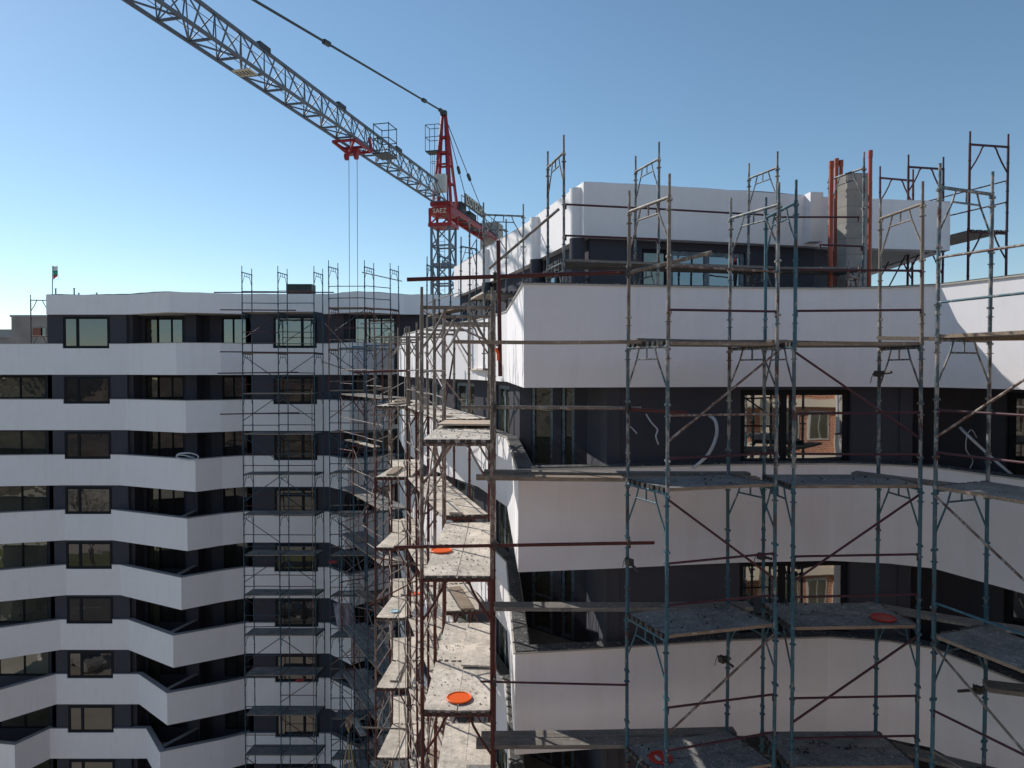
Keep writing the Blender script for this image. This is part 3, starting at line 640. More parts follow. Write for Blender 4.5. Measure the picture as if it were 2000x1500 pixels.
for (a, b, lab) in (((418, 571, 34.8), (652, 571, 34.8), 'maroon tube above the far roof edge on the left scaffold'), ((430, 605, 34.8), (578, 606, 34.8), 'topmost maroon tube sticking out left of the far scaffold'), ((430, 687, 34.8), (620, 689, 34.8), 'maroon tube under the top window row of the far scaffold'), ((425, 729, 34.8), (582, 727, 34.8), 'maroon tube at the first white band of the far scaffold'), ((430, 809, 34.8), (585, 806, 34.8), 'maroon tube at the second white band of the far scaffold')):
    loose_tube(lab, a, b, .03, 'maroon', 'maroon tubes on the far scaffold')
def plank(label, a, b, wd, ht, mat, group='timber planks lying on the scaffold'):
    a, b = W(*a), W(*b); mb = MB()
    n = 6; d = (b - a); side = Vector((-d.y, d.x, 0)).normalized() * wd / 2
    if side.y < 0: side = -side
    for i in range(n):
        p, q = a + d * (i / n), a + d * ((i + 1) / n); s0, s1 = -.012 * math.sin(math.pi * i / n), -.012 * math.sin(math.pi * (i + 1) / n)
        p = p + Vector((0, 0, s0)); q = q + Vector((0, 0, s1)); up = Vector((0, 0, ht))
        mb.hexa([p - side - up, q - side - up, q + side - up, p + side - up], [p - side, q - side, q + side, p + side])
    return tag(mb.build('timber_plank', M[mat]), label, 'plank', group)
plank('long timber running from the corner post to the teal tower at the top white band', (888, 664, 10.12), (1262, 664, 10.15), .10, .05, 'wood')
plank('thick timber lying along the first teal deck under the penthouse', (1240, 661, 10.3), (1530, 664, 10.6), .24, .045, 'woodg')
plank('timber spanning two teal towers at the top white band', (1500, 664, 10.35), (1790, 668, 10.5), .24, .05, 'wood')
plank('sunlit timber at the right edge on the topmost teal deck', (1718, 657, 10.5), (2060, 656, 8.9), .2, .05, 'wood')
plank('front board of the sunlit plank pair over the second white band', (930, 928, 10.75), (1480, 931, 10.95), .22, .06, 'wood')
plank('rear board of the sunlit plank pair over the second white band', (945, 918, 11.02), (1462, 922, 11.2), .2, .05, 'woodg')
plank('splashed timber over the third white band left of the teal tower', (935, 1180, 10.78), (1465, 1180, 10.95), .26, .06, 'woodg')
plank('front board of the lowest plank pair at the bottom of the photo', (930, 1448, 10.6), (1455, 1444, 10.75), .22, .06, 'woodg')
plank('rear board of the lowest plank pair at the bottom of the photo', (940, 1434, 10.86), (1435, 1425, 11.0), .2, .05, 'woodg')
plank('long grey plank slanting down right past the window at the second deck', (1668, 921, 11.0), (2080, 968, 9.2), .26, .05, 'woodg')
plank('grey plank slanting right at the third deck beside the red lid', (1688, 1178, 11.0), (2080, 1240, 9.2), .26, .05, 'woodg')
plank('grey plank slanting right at the bottom edge of the photo', (1680, 1440, 11.0), (2060, 1535, 9.3), .26, .05, 'woodg')
plank('short plank end jutting at the right edge below the third deck', (1925, 1335, 9.6), (2080, 1350, 9.3), .3, .06, 'woodg')

def wall_tie(root, a, b, mat='hook'):
    a, b = W(*a), W(*b); mb = MB(); mb.tube(a, b, .022, 8); d = (b - a).normalized()
    mb.box(a.lerp(b, .3), (.09, .1, .09), .5); mb.tube(a.lerp(b, .3) - Vector((.0, .1, .0)), a.lerp(b, .3) + Vector((0, .1, .03)), .012, 6); mb.path([a, a + Vector((-.03, 0, -.05)), a + Vector((-.045, 0, -.14))], .006, 5)
    mb.build('wall_tie', M[mat], root)
wall_tie(s2, (1706, 731, 10.95), (1741, 727, 10.6)); wall_tie(s1, (1402, 1282, 10.95), (1432, 1302, 10.7)); wall_tie(s3, (1926, 1346, 9.8), (1872, 1350, 9.6)); wall_tie(s1, (1222, 1090, 10.5), (1246, 1116, 10.3)); wall_tie(s2, (1478, 1084, 10.95), (1508, 1092, 10.8))
mb = MB(); p = W(969, 680, 10.22); q = W(973, 704, 10.2); mb.path([p, p.lerp(q, .5) + Vector((.015, 0, 0)), q], .022, 7); tag(mb.build('rag', M['orange']), 'short orange rag tied to the corner post below the timber', 'rag')
def loose_board(label, P, mat, th=.03):
    T = [Vector(p) for p in P]; mb = MB(); mb.hexa([p - Vector((0, 0, th)) for p in T], T); return tag(mb.build('loose_board', M[mat]), label, 'board', 'loose boards lapped over the corner decks')
bz = -1.0
loose_board('rust stained loose board lapped over the topmost corner deck', [V3((-1.30, 12.35), bz + .05), V3((-.34, 12.3), bz + .05), V3((-.42, 13.7), bz + .02), V3((-1.28, 13.75), bz + .02)], 'stained')
loose_board('grey loose board lapped crookedly on the third corner deck', [V3((-.86, 11.9), -4.98), V3((-.36, 11.85), -4.98), V3((-.40, 13.6), -4.96), V3((-.88, 13.6), -4.96)], 'deck')
loose_board('narrow loose board lying askew on the lowest visible corner deck', [V3((-.82, 10.7), -6.98), V3((-.38, 10.66), -6.98), V3((-.34, 12.4), -6.97), V3((-.80, 12.4), -6.97)], 'deckg')
# --- small things on the decks
def lid(label, u, v, d, r, mat, splash=False):
    c = W(u, v, d); mb = MB(); n = 28
    mb.tube(c, c + Vector((0, 0, .012)), r, n); 
    ring = []
    for i in range(n): a = 2 * math.pi * i / n; ring.append(c + Vector((math.cos(a) * r, math.sin(a) * r, .014)))
    mb.path(ring + [ring[0]], .011, 6)
    if splash:
        for (x, y, s) in ((-.06, .03, .022), (-.045, -.02, .034), (-.03, -.06, .026), (.09, .02, .02)):
            mb.tube(c + Vector((x, y, .0125)), c + Vector((x, y, .0165)), s, 10, 1)
    return tag(mb.build('bucket_lid', [M[mat], M['cr_white']]), label, 'lid', 'plastic bucket lids')
zd = lambda z, v: z * (math.cos(PITCH) + (V0 - v) / F * math.sin(PITCH)) / (-math.sin(PITCH) + (V0 - v) / F * math.cos(PITCH))          # depth of a point on a deck of height z seen at row v
lid('large bright orange bucket lid on the sunlit near deck', 897, 1364, zd(-5.022, 1364), .185, 'orange')
lid('orange red bucket lid half under the crossing red tube', 862, 1076, zd(-3.022, 1076), .17, 'orange')
lid('small orange lid deep between the red posts', 810, 1160, zd(-7.022, 1160), .16, 'orange')
lid('dull red bucket lid on the right shaded grey deck', 1725, 1208, zd(-3.612, 1208), .165, 'redlid')
lid('red lid with white paint splash at the bottom edge', 1290, 1481, zd(-5.612, 1481), .165, 'redlid', True)
lid('pale blue lid on a sunlit courtyard board', 772, 1194, zd(-7.022, 1194), .13, 'cyan')
lid('dark red lid on a shaded board by the far corner', 650, 1098, zd(-9.2, 1098) - .1, .2, 'redlid')
lid('dark red lid on a lower shaded far board', 586, 1329, zd(-15.15, 1329), .2, 'redlid')
def crumbs(name, label, pts, mat, lo, hi):
    mb = MB()
    for p in pts:
        s = random.uniform(lo, hi); mb.box(p + Vector((0, 0, s * .3)), (s, s * random.uniform(.5, 1.2), s * .6), random.uniform(0, 3), 0, Matrix.Rotation(random.uniform(-.5, .5), 3, 'X'))
    return tag(mb.build(name, M[mat]), label, 'rubble', kind='stuff')
pts = []
for _ in range(420):
    x = random.uniform(-1.27, -.33); y = random.uniform(10.5, 13.8); z = random.choice((-5.03, -3.03, -1.03)); pts.append(V3((x, y), z))
crumbs('mortar_crumbs', 'pale mortar crumbs scattered over the sunlit corner decks', pts, 'rubble', .004, .022)
pts = []
for _ in range(110):
    k = random.choice((0, 1)); A, B = (T1, T2)[k]; t, s = random.random(), random.uniform(.05, .95)
    a = lerp2(T1[0][0], T1[1][0], t) if k == 0 else lerp2(T2[0][0], T2[1][0], t); b = lerp2(T1[0][1], T1[1][1], t) if k == 0 else lerp2(T2[0][1], T2[1][1], t)
    pts.append(V3(lerp2(a, b, s), random.choice((-1.62, -3.62, -5.62)) + .005))
for (u, v, z) in ((1540, 1182, -3.62), (1590, 1452, -5.62), (1570, 1470, -5.62), (1650, 1462, -5.62)):
    for _ in range(30): pts.append(W(u + random.gauss(0, 14), v + random.gauss(0, 3), zd(z + .01, v)))
crumbs('dark_crumbs', 'dark plaster crumbs littering the shaded teal decks', pts, 'debris_and_recess', .006, .028)
def hose(label, pix, r, mat='pale', name='hose', cat='hose', group='pale cable sleeves hanging from the charcoal walls'):
    mb = MB(); P = [W(*p) for p in pix]; out = []
    for i in range(len(P) - 1):
        p0, p1, p2, p3 = P[max(i - 1, 0)], P[i], P[i + 1], P[min(i + 2, len(P) - 1)]
        for t in range(6):
            t /= 6; out.append(.5 * ((2 * p1) + (p2 - p0) * t + (2 * p0 - 5 * p1 + 4 * p2 - p3) * t * t + (3 * p1 - p0 - 3 * p2 + p3) * t ** 3))
    out.append(P[-1]); mb.path(out, r, 8); return tag(mb.build(name, M[mat]), label, cat, group)
hose('fat pale sleeve curling from the wall behind the first teal tower', [(1386, 812, 11.9), (1397, 822, 11.75), (1400, 845, 11.7), (1392, 872, 11.7), (1378, 893, 11.8), (1354, 914, 11.95)], .028)
hose('short kinked pale cable hanging left of the first teal post pair', [(1262, 809, 12.0), (1272, 825, 11.9), (1284, 839, 11.9), (1281, 852, 11.9), (1286, 868, 11.9)], .014)
hose('tiny pale cable end at the first back post', [(1230, 832, 12.05), (1238, 840, 11.95), (1244, 847, 11.95)], .012)
hose('pale straight sleeve slanting across the right recess', [(1876, 836, 11.6), (1890, 850, 11.3), (1920, 878, 11.2), (1950, 905, 11.0), (1976, 927, 10.9)], .022)
hose('thin looped pale cable in the right recess', [(1888, 925, 11.5), (1900, 900, 11.5), (1887, 878, 11.4), (1889, 850, 11.4), (1898, 840, 11.4), (1908, 855, 11.5)], .008)
hose('coiled white tube resting on the far balcony corner', [(344, 892, 36.3), (350, 886, 36.3), (372, 885, 36.2), (387, 891, 36.3), (380, 898, 36.2), (352, 896, 36.3), (346, 890, 36.5), (360, 889, 36.6), (384, 897, 36.6)], .035)
# ropes
for u, lab in ((771, 'left one of two pale hoist ropes hanging through the courtyard scaffold'), (784, 'right one of two pale hoist ropes hanging through the courtyard scaffold')):
    mb = MB(); a = W(u + 6, 640, 18.6); b = Vector((a.x, a.y, H - 16)); mb.tube(a, b, .011, 6); tag(mb.build('hoist_rope', M['rope']), lab, 'rope', 'pale hoist ropes')
mb = MB(); a = W(609, 760, 34.3); mb.tube(a, Vector((a.x, a.y, H - 21)), .018, 6); tag(mb.build('hoist_rope', M['redw']), 'reddish rope hanging before the far window column', 'rope')
# tarp and trestle with shovel in the shaded corner
mb = MB(); nx, nz = 9, 9
for j in range(nz):
    for i in range(nx):
        u = 651 + 4.6 * i + j * 1.2; v = 1178 + 6.8 * j; p = W(u, v, 33.0 + .16 * math.sin(i * 1.7 + j * .4)); mb.v.append(tuple(p))
for j in range(nz - 1):
    for i in range(nx - 1): mb.f.append([j * nx + i, j * nx + i + 1, (j + 1) * nx + i + 1, (j + 1) * nx + i]); mb.m.append(0); mb.sm.append(True)
tp = mb.build('tarpaulin', M['tarp']); md = tp.modifiers.new('thick', 'SOLIDIFY'); md.thickness = .02
tag(tp, 'crumpled grey tarpaulin hanging in the shaded far scaffold corner', 'tarpaulin')
tr = thing('tripod', 'yellowed wooden tripod standing at the bottom between the scaffolds', 'tripod', W(682, 1560, 26.0))
for du in (-14, 0, 12):
    mb = MB(); mb.beam(W(682 + du * .1, 1440, 26.0), W(682 + du * 1.6, 1565, 26.0 - abs(du) * .01), .06, .035); mb.build('leg', M['yellow'], tr)
mb = MB(); mb.tube(W(682, 1432, 26.0), W(682, 1452, 26.0), .07, 10); mb.build('head', M['steel'], tr)
sh = thing('shovel', 'dark shovel blade up, propped on the tripod head', 'shovel', W(682, 1436, 26.02))
mb = MB(); P = [W(u, v, 26.05) for u, v in ((676, 1402), (683, 1396), (690, 1400), (689, 1412), (684, 1424), (678, 1428), (674, 1418))]
mb.add(P + [p + Vector((0, .03, 0)) for p in P], [tuple(range(7)), tuple(range(7, 14))[::-1]] + [(i, (i + 1) % 7, 7 + (i + 1) % 7, 7 + i) for i in range(7)]); mb.build('blade', M['redw'], sh)
mb = MB(); mb.tube(W(681, 1422, 26.05), W(682, 1440, 26.05), .025, 8); mb.build('shaft', M['yellow'], sh)

# ================================================================== rooftop bits and far left
mb = MB(); c = W(588, 565, 40.0); mb.box(c, (1.42, .8, .5))
for i in range(14): mb.box(c + Vector((-.66 + i * .1, -.41, 0)), (.03, .03, .46))
mb.box(c + Vector((0, 0, -.45)), (1.3, .7, .4)); tag(mb.build('roof_vent', M['green']), 'dark green slatted vent box on the far roof', 'vent')
for u, h, lab in ((109, .4, 'thin roof stub right of the flagpole'), (145, .42, 'tallest thin roof stub on the far roof edge'), (154, .16, 'tiny roof stub beside the tallest one'), (189, .17, 'tiny lone roof stub nearest the roof bend')):
    p = W(u, 578, 39.2); mb = MB(); mb.tube(p - Vector((0, 0, .9)), p + Vector((0, 0, h)), .035, 8); mb.box(p + Vector((0, 0, h)), (.09, .09, .02)); tag(mb.build('roof_stub', M['steel']), lab, 'pipe stub', 'roof stubs')
fl = thing('flag', 'white green and red flag hanging limp on a roof pole', 'flag', W(102, 600, 39.4))
a = W(103, 519, 39.4); mb = MB(); mb.tube(fl.location, a, .022, 8); mb.build('pole', M['steel'], fl)
mf = [m_flat('flag_white', (.9, .9, .9), var=.9), m_flat('flag_green', (.02, .40, .26), var=.9), m_flat('flag_red', (.75, .04, .05), var=.9)]
mb = MB()
for k in range(3):
    for i in range(4):
        for e in (0, 1):
            pass
    z0, z1 = a.z - .03 - .24 * k, a.z - .03 - .24 * (k + 1)
    cols = [(a.x + .02 + .085 * i, a.y + .03 * math.sin(i * 2.1)) for i in range(4)]
    vs = [(x, y, z0) for x, y in cols] + [(x + (.0 if k < 2 else -.01 * i), y, z1 + (.05 * i if k == 2 else 0)) for i, (x, y) in enumerate(cols)]
    mb.add(vs, [(i, i + 1, 5 + i, 4 + i) for i in range(3)], k, True)
f = mb.build('cloth', mf, fl); f.modifiers.new('t', 'SOLIDIFY').thickness = .006
mb = MB(); mb.path([a + Vector(q) for q in ((0, 0, -.75), (.12, 0, -.8), (.33, 0, -.72), (.3, 0, -.55), (.18, 0, -.3))], .006, 5); mb.build('loose_cord', M['rope'], fl)
# old concrete block far left
ob = thing('apartment_building', 'old grey concrete panel block peeping out at the far left', 'building', (-62, 75, 0))
mb = MB(); a = W(22, 619, 74); b = W(130, 619, 74); mb.box(((a.x + b.x) / 2, 79, a.z / 2), (b.x - a.x, 10, a.z)); mb.build('wall', M['old'], ob)
mb = MB()
for i in range(2): mb.box(((a.x + b.x) / 2, 73.98, a.z - 2.9 * (i + .98)), (b.x - a.x, .06, .1))
mb.box(((a.x + b.x) / 2, 79, a.z + .1), (b.x - a.x + .2, 10.2, .2)); mb.build('joint_band', M['lightcap'], ob)
for k in range(3):
    mb = MB(); mb.box((X(76, 74), 73.95, a.z - 1.6 - 2.0 * k), (1.0, .1, .9)); mb.build('brick_infill', M['brown'], ob)
    mb = MB(); mb.box((X(87, 74), 73.95, a.z - 1.6 - 2.0 * k), (.5, .1, .9)); mb.build('window', M['glass'], ob)
o2 = thing('apartment_building', 'lower grey block at the extreme left edge behind the parapet', 'building', (-75, 85, 0))
mb = MB(); a2 = W(-60, 645, 84); b2 = W(30, 645, 84); mb.box(((a2.x + b2.x) / 2, 89, a2.z / 2), (b2.x - a2.x, 10, a2.z)); mb.build('wall', M['old'], o2)
mb = MB(); mb.box(((a2.x + b2.x) / 2, 88.9, a2.z - .4), (b2.x - a2.x + .2, 10.2, 1.0)); mb.build('roof_parapet', M['lightcap'], o2)
# brick block behind the viewpoint (seen in the near windows)
br = thing('apartment_building', 'brick apartment block with cream balconies reflected in the near windows', 'building', (20, -20, 0))
mb = MB(); mb.box((16, -18, 15.6), (52, 12, 31.2)); mb.build('wall', M['brick'], br)
for k in range(10):
    z = 3 * k + 1.2
    mb = MB(); mb.box((16, -11.75, z), (52.2, .5, .42))
    for xb in (-2.6, 3.0, 8.6, 14.0, 21.9): mb.box((xb, -11.2, z + .45), (2.4, 1.6, 1.0))
    mb.build('balcony', M['cream'], br)
    for x in (-5.2, .2, 6.0, 11.4, 17.6, 19.2, 24.4, 26):
        mb = MB(); mb.box((x, -11.97, z + 1.75), (1.1, .14, 1.5)); o = mb.build('window', M['cr_white'], br)
        g = MB()
        for q_ in (-.25, .25): g.box((x + q_, -11.89, z + 1.75), (.42, .06, 1.3))
        g.build('pane', M['glass_dim'], o)
    for x in (-3.0, 8.6, 14.0, 21.9):
        mb = MB(); mb.box((x, -11.96, z + 1.6), (1.9, .14, 2.0)); mb.build('loggia_shade', M['debris_and_recess'], br)  # flat dark panel standing in for the shade inside the recess
for xb in (-6.0, 4.6, 10.2, 16.2, 20.4):
    mb = MB(); mb.box((xb, -11.8, 15.7), (.5, .5, 31.4)); mb.build('pilaster', M['cream'], br)

def bare_tree(label, x, y, h, seed):
    rg = random.Random(seed); t = thing('bare_tree', label, 'tree', (x, y, 0), 'bare trees along the road')
    tr = MB(); cr = MB()
    def grow(a, d, L, rad, lev):
        b = a + d * L; (tr if lev == 0 else cr).tube(a, b, rad, 6 if lev < 2 else 4, 0, rad * .68, False)
        if lev >= 5: return
        for _ in range(3 if lev < 3 else 2):
            e = (d + Vector((rg.uniform(-.8, .8), rg.uniform(-.8, .8), rg.uniform(-.1, .5)))).normalized(); grow(b if rg.random() < .7 else a.lerp(b, .7), e, L * rg.uniform(.62, .85), rad * .6, lev + 1)
    grow(Vector((x, y, 0)), Vector((rg.uniform(-.08, .08), rg.uniform(-.08, .08), 1)).normalized(), h * .3, .16, 0)
    tr.build('trunk', M['bark'], t); cr.build('crown', M['bark'], t)
M['bark'] = m_flat('grey_bark', (.09, .075, .06), .95, .6)
for i, (x, y, h, lab) in enumerate(((-54, -14, 10, 'bare tree nearest the sandy lot, mirrored in the lower left windows'), (-63, -26, 11, 'bare tree at the kerb mirrored in the left middle windows'), (-85, -62, 12, 'tall bare tree across the road mirrored in the left upper windows'), (-31, -17, 10, 'bare tree mirrored in the far scaffold windows'), (-45, -40, 12, 'bare tree across the road behind the parked cars'), (-73, -42, 9, 'small bare tree beside the road bend'))): bare_tree(lab, x, y, h, i)
def car(label, x, y, rz, col):
    t = thing('parked_car', label, 'car', (x, y, 0), 'cars parked behind the viewpoint'); t.rotation_euler.z = rz
    def put(mb, name, mats, par):
        o = mb.build(name, mats, None); o.parent = par; return o
    prof = [(-2.1, .35), (-2.15, .75), (-1.95, .98), (-1.55, 1.05), (-1.0, 1.42), (.35, 1.45), (1.05, 1.02), (1.9, .88), (2.15, .65), (2.12, .35)]
    mb = MB(); n = len(prof)
    for yy, sc in ((-.84, .96), (-.78, 1), (.78, 1), (.84, .96)):
        for px, pz in prof: mb.v.append((px * sc, yy * (.86 if pz > 1.1 else 1), .35 + (pz - .35) * (sc if abs(yy) > .8 else 1)))
    for j in range(3):
        for i in range(n): mb.f.append([j * n + i, j * n + (i + 1) % n, (j + 1) * n + (i + 1) % n, (j + 1) * n + i]); mb.m.append(0); mb.sm.append(False)
    mb.f += [list(range(n)), list(range(3 * n, 4 * n))[::-1]]; mb.m += [0, 0]; mb.sm += [False, False]
    put(mb, 'body', col, t)
    mb = MB()
    for sy in (-1, 1): mb.add([(-1.35, sy * .80, 1.06), (.75, sy * .80, 1.06), (.3, sy * .735, 1.38), (-.95, sy * .735, 1.38)], [(0, 1, 2, 3)])
    mb.add([(.42, -.6, 1.43), (.42, .6, 1.43), (1.0, .68, 1.07), (1.0, -.68, 1.07)], [(0, 1, 2, 3)]); mb.add([(-1.05, -.6, 1.42), (-1.05, .6, 1.42), (-1.52, .66, 1.09), (-1.52, -.66, 1.09)], [(0, 1, 2, 3)])
    put(mb, 'windows', M['glass'], t)
    for wx in (-1.35, 1.35):
        for wy in (-.74, .74):
            mb = MB(); mb.tube((wx, wy - .1, .32), (wx, wy + .1, .32), .32, 16); o = put(mb, 'wheel', M['black'], t)
            g = MB(); g.tube((wx, wy - .115, .32), (wx, wy + .115, .32), .2, 12); put(g, 'rim', M['conc'], o)
    for sy in (-.6, .6):
        mb = MB(); mb.box((2.1, sy, .68), (.1, .34, .14)); put(mb, 'headlight', M['cr_white'], t)
        mb = MB(); mb.box((-2.12, sy, .8), (.08, .3, .16)); put(mb, 'tail_light', M['redlid'], t)
car('grey parked car on the sandy lot mirrored in a lower left window', -38.5, 13, .7, M['conc'])
car('dark parked car on the road mirrored in the far scaffold window', -24.3, -1.2, .12, M['black'])
car('pale parked car on the road mirrored beside the dark one', -31, -6.2, 0, M['cr_white'])
# ================================================================== crane
TX, TY = X(867, 47), 47.0
J = Vector((-.24, -.97, 0)).normalized(); PV = Vector((-J.y, J.x, 0)); 
if PV.x < 0: PV = -PV
crane = thing('tower_crane', 'red and grey tower crane with its long lattice jib reaching over the site', 'crane', (TX, TY, 0))
C = Vector((TX, TY, H))
hw = .62
def mast_pt(sx, sy, z): return C + PV * sx * hw + J * sy * hw + Vector((0, 0, z))
mb = MB(); zt = 9.3
for sx in (-1, 1):
    for sy in (-1, 1): mb.beam(mast_pt(sx, sy, -27), mast_pt(sx, sy, zt), .15, .15)
z = zt; k = 0
fc = [((-1, 1), (1, 1)), ((1, 1), (1, -1)), ((1, -1), (-1, -1)), ((-1, -1), (-1, 1))]
while z > -26.5:
    for p, q in fc:
        mb.beam(mast_pt(*p, z), mast_pt(*q, z), .09, .2 if k % 2 == 0 and k else .1)
        a, b = (p, q) if k % 2 else (q, p); mb.beam(mast_pt(*a, z), mast_pt(*b, z - 1.25), .07, .07)
    z -= 1.25; k += 1
mb.build('mast', M['cr_grey'], crane)
mb = MB()
for s in (-.2, .2): mb.tube(C + PV * s + J * .35 + Vector((0, 0, -26)), C + PV * s + J * .35 + Vector((0, 0, 9)), .02, 6)
for i in range(110): mb.tube(C + PV * -.2 + J * .35 + Vector((0, 0, -25.8 + .316 * i)), C + PV * .2 + J * .35 + Vector((0, 0, -25.8 + .316 * i)), .014, 5)
mb.build('ladder', M['cr_grey'], crane)
# turntable
mb = MB(); rz = math.atan2(PV.y, PV.x)
mb.box(C + Vector((0, 0, 10.25)), (1.55, 1.5, .42), rz); mb.box(C + Vector((0, 0, 9.38)), (1.6, 1.55, .22), rz)
for sx in (-1, 1):
    for sy in (-1, 1):
        mb.beam(mast_pt(sx * 1.12, sy * 1.12, 9.3), mast_pt(sx * 1.12, sy * 1.12, 10.1), .16, .16)
        mb.beam(mast_pt(sx * 1.1, sy * 1.1, 9.45), mast_pt(0, sy * 1.1, 10.0), .08, .08)
mb.tube(C + Vector((0, 0, 10.46)), C + Vector((0, 0, 10.62)), .8, 24); mb.box(C + Vector((0, 0, 10.75)), (1.4, 1.3, .25), rz)
mb.build('turntable', M['cr_red'], crane)
# head
ap = C + Vector((0, 0, 16.75)) - J * .1
mb = MB()
for sx in (-1, 1):
    mb.beam(C + PV * sx * .62 + J * .35 + Vector((0, 0, 10.8)), ap + PV * sx * .1, .15, .15)
    mb.beam(C + PV * sx * .68 - J * .75 + Vector((0, 0, 10.8)), ap + PV * sx * .1, .15, .15)
    mb.beam(C + PV * sx * .30 - J * .0 + Vector((0, 0, 10.8)), ap + PV * sx * .05, .08, .08)
for z in (12.2, 13.4, 14.2, 15.2):
    t = (z - 10.8) / 5.95
    for sy in (.35, -.75):
        a = C + PV * -.65 * (1 - t) + J * sy * (1 - t) + Vector((0, 0, z)); b = C + PV * .65 * (1 - t) + J * sy * (1 - t) + Vector((0, 0, z)); mb.beam(a, b, .09, .12)
    for sx in (-1, 1): mb.beam(C + PV * sx * .65 * (1 - t) + J * .35 * (1 - t) + Vector((0, 0, z)), C + PV * sx * .65 * (1 - t) - J * .75 * (1 - t) + Vector((0, 0, z)), .07, .07)
mb.build('tower_head', M['cr_red'], crane)
mb = MB(); mb.box(ap + Vector((0, 0, .03)), (.36, .3, .34), rz); mb.tube(ap - PV * .16 + J * .2, ap + PV * .16 + J * .2, .13, 12); mb.build('head_cap', M['cr_box'], crane)
mb = MB()
for (zz, hh) in ((14.3, 0), (15.2, 0), (16.0, 0)):
    q = [C + PV * sx + J * sy + Vector((0, 0, zz)) for sx, sy in ((-1.15, .3), (-.2, .3), (-.2, -.5), (-1.15, -.5))]
    for i in range(4): mb.beam(q[i], q[(i + 1) % 4], .035, .035)
for sx, sy in ((-1.15, .3), (-.5, .3), (-1.15, -.5), (-.45, -.5)): mb.beam(C + PV * sx + J * sy + Vector((0, 0, 14.3)), C + PV * sx + J * sy + Vector((0, 0, 16.0)), .035, .035)
mb.box(C + PV * -.65 + J * -.1 + Vector((0, 0, 14.28)), (1.0, .8, .06), rz)
for zz in (11.5, 12.5, 13.6):
    mb.path([C + PV * (-.62 + .27 * math.cos(a * .63)) + J * (.27 * math.sin(a * .63)) + Vector((0, 0, zz)) for a in range(11)], .018, 5)
for a in range(5): mb.tube(C + PV * (-.62 + .27 * math.cos(a * 1.256)) + J * (.27 * math.sin(a * 1.256)) + Vector((0, 0, 11.5)), C + PV * (-.62 + .27 * math.cos(a * 1.256)) + J * (.27 * math.sin(a * 1.256)) + Vector((0, 0, 14.2)), .015, 5)
mb.build('ladder_cage', M['cr_box'], crane)
mb = MB(); mb.box(C + J * .75 + PV * .05 + Vector((0, 0, 12.0)), (.75, .5, 1.1), rz); mb.build('control_cabinet', M['cr_white'], crane)
# jib
zb, jh, jw = 10.85, 1.22, .46
PN = 1.45
def jb(L, s): return C + J * L + PV * s * jw + Vector((0, 0, zb))
def jt(L): return C + J * L + Vector((0, 0, zb + jh))
mb = MB(); L0, L1 = .8, 46.0; n = int((L1 - L0) / PN)
for s in (-1, 1): mb.beam(jb(L0, s), jb(L1, s), .10, .10)
mb.beam(jt(L0 + .3), jt(L1), .11, .11)
for i in range(n):
    a, b = L0 + i * PN, L0 + (i + 1) * PN
    for s in (-1, 1):
        mb.beam(jb(a, s), jt((a + b) / 2), .042, .042); mb.beam(jt((a + b) / 2), jb(b, s), .042, .042)
        if s < 0: mb.beam(jb(a, s), jt(a), .042, .042)
    mb.beam(jb(a, -1), jb(a, 1), .08, .07); mb.beam(jb(a, 1) if i % 2 else jb(a, -1), jb(b, -1) if i % 2 else jb(b, 1), .05, .05)
mb.build('jib', M['cr_grey'], crane)
mb = MB()
for L in (7.5, 14.2, 20.4, 24.6, 30.5): mb.beam(jt(L - .35) + Vector((0, 0, .1)), jt(L + .35) + Vector((0, 0, .1)), .16, .2)
mb.build('jib_joint', M['cr_box'], crane)
mb = MB(); mb.tube(jt(2) - Vector((0, 0, .35)), jt(40) - Vector((0, 0, .35)), .012, 5); mb.tube(jb(2, 0) + Vector((0, 0, .12)), jb(40, 0) + Vector((0, 0, .12)), .012, 5); mb.build('trolley_cable', M['cable'], crane)
# tie bars
def tie(a, b, r, joints):
    mb = MB(); mb.tube(a, b, r, 8)
    for t in joints: p = a.lerp(b, t); d = (b - a).normalized(); mb.beam(p - d * .28, p + d * .28, .17, .19)
    mb.build('tie_bar', M['cr_box'], crane)
tie(ap + Vector((0, 0, .12)), jt(30) + Vector((0, 0, .2)), .055, (.02, .12, .52, .9))
cj = lambda L, s, z: C - J * L + PV * s + Vector((0, 0, z))
tie(ap, cj(8.5, -.5, 10.9), .028, (.45,)); tie(ap, cj(9.5, .5, 10.9), .028, (.5,))
# counter jib
mb = MB()
for s in (-.55, .55): mb.beam(cj(.5, s, 10.55), cj(13.2, s, 10.55), .14, .28)
for i in range(9): mb.beam(cj(1 + 1.5 * i, -.55, 10.5), cj(1 + 1.5 * i, .55, 10.5), .1, .1)
mb.build('counter_jib', M['cr_red'], crane)
mb = MB()
for s in (-.75, .75):
    for zz in (11.3, 11.75): mb.beam(cj(1.5, s, zz), cj(11, s, zz), .035, .035)
    for i in range(6): mb.beam(cj(1.5 + 1.9 * i, s, 10.6), cj(1.5 + 1.9 * i, s, 11.75), .035, .035)
mb.box(cj(6, 0, 10.78), (1.3, 10, .04), rz); mb.build('walkway_railing', M['cr_box'], crane)
for L, s_, szz in ((2.6, .2, (.7, 1.2, .7)), (5.5, 0, (.7, 1.6, .6))):
    mb = MB(); mb.box(cj(L, s_, 11.1), szz, rz); mb.build('winch_box', M['cr_box'], crane)
for k in range(2):
    mb = MB(); mb.box(cj(11.4 + k * .85, 0, 10.7), (1.5, .78, 2.3), rz); mb.build('counterweight', M['conc'], crane)
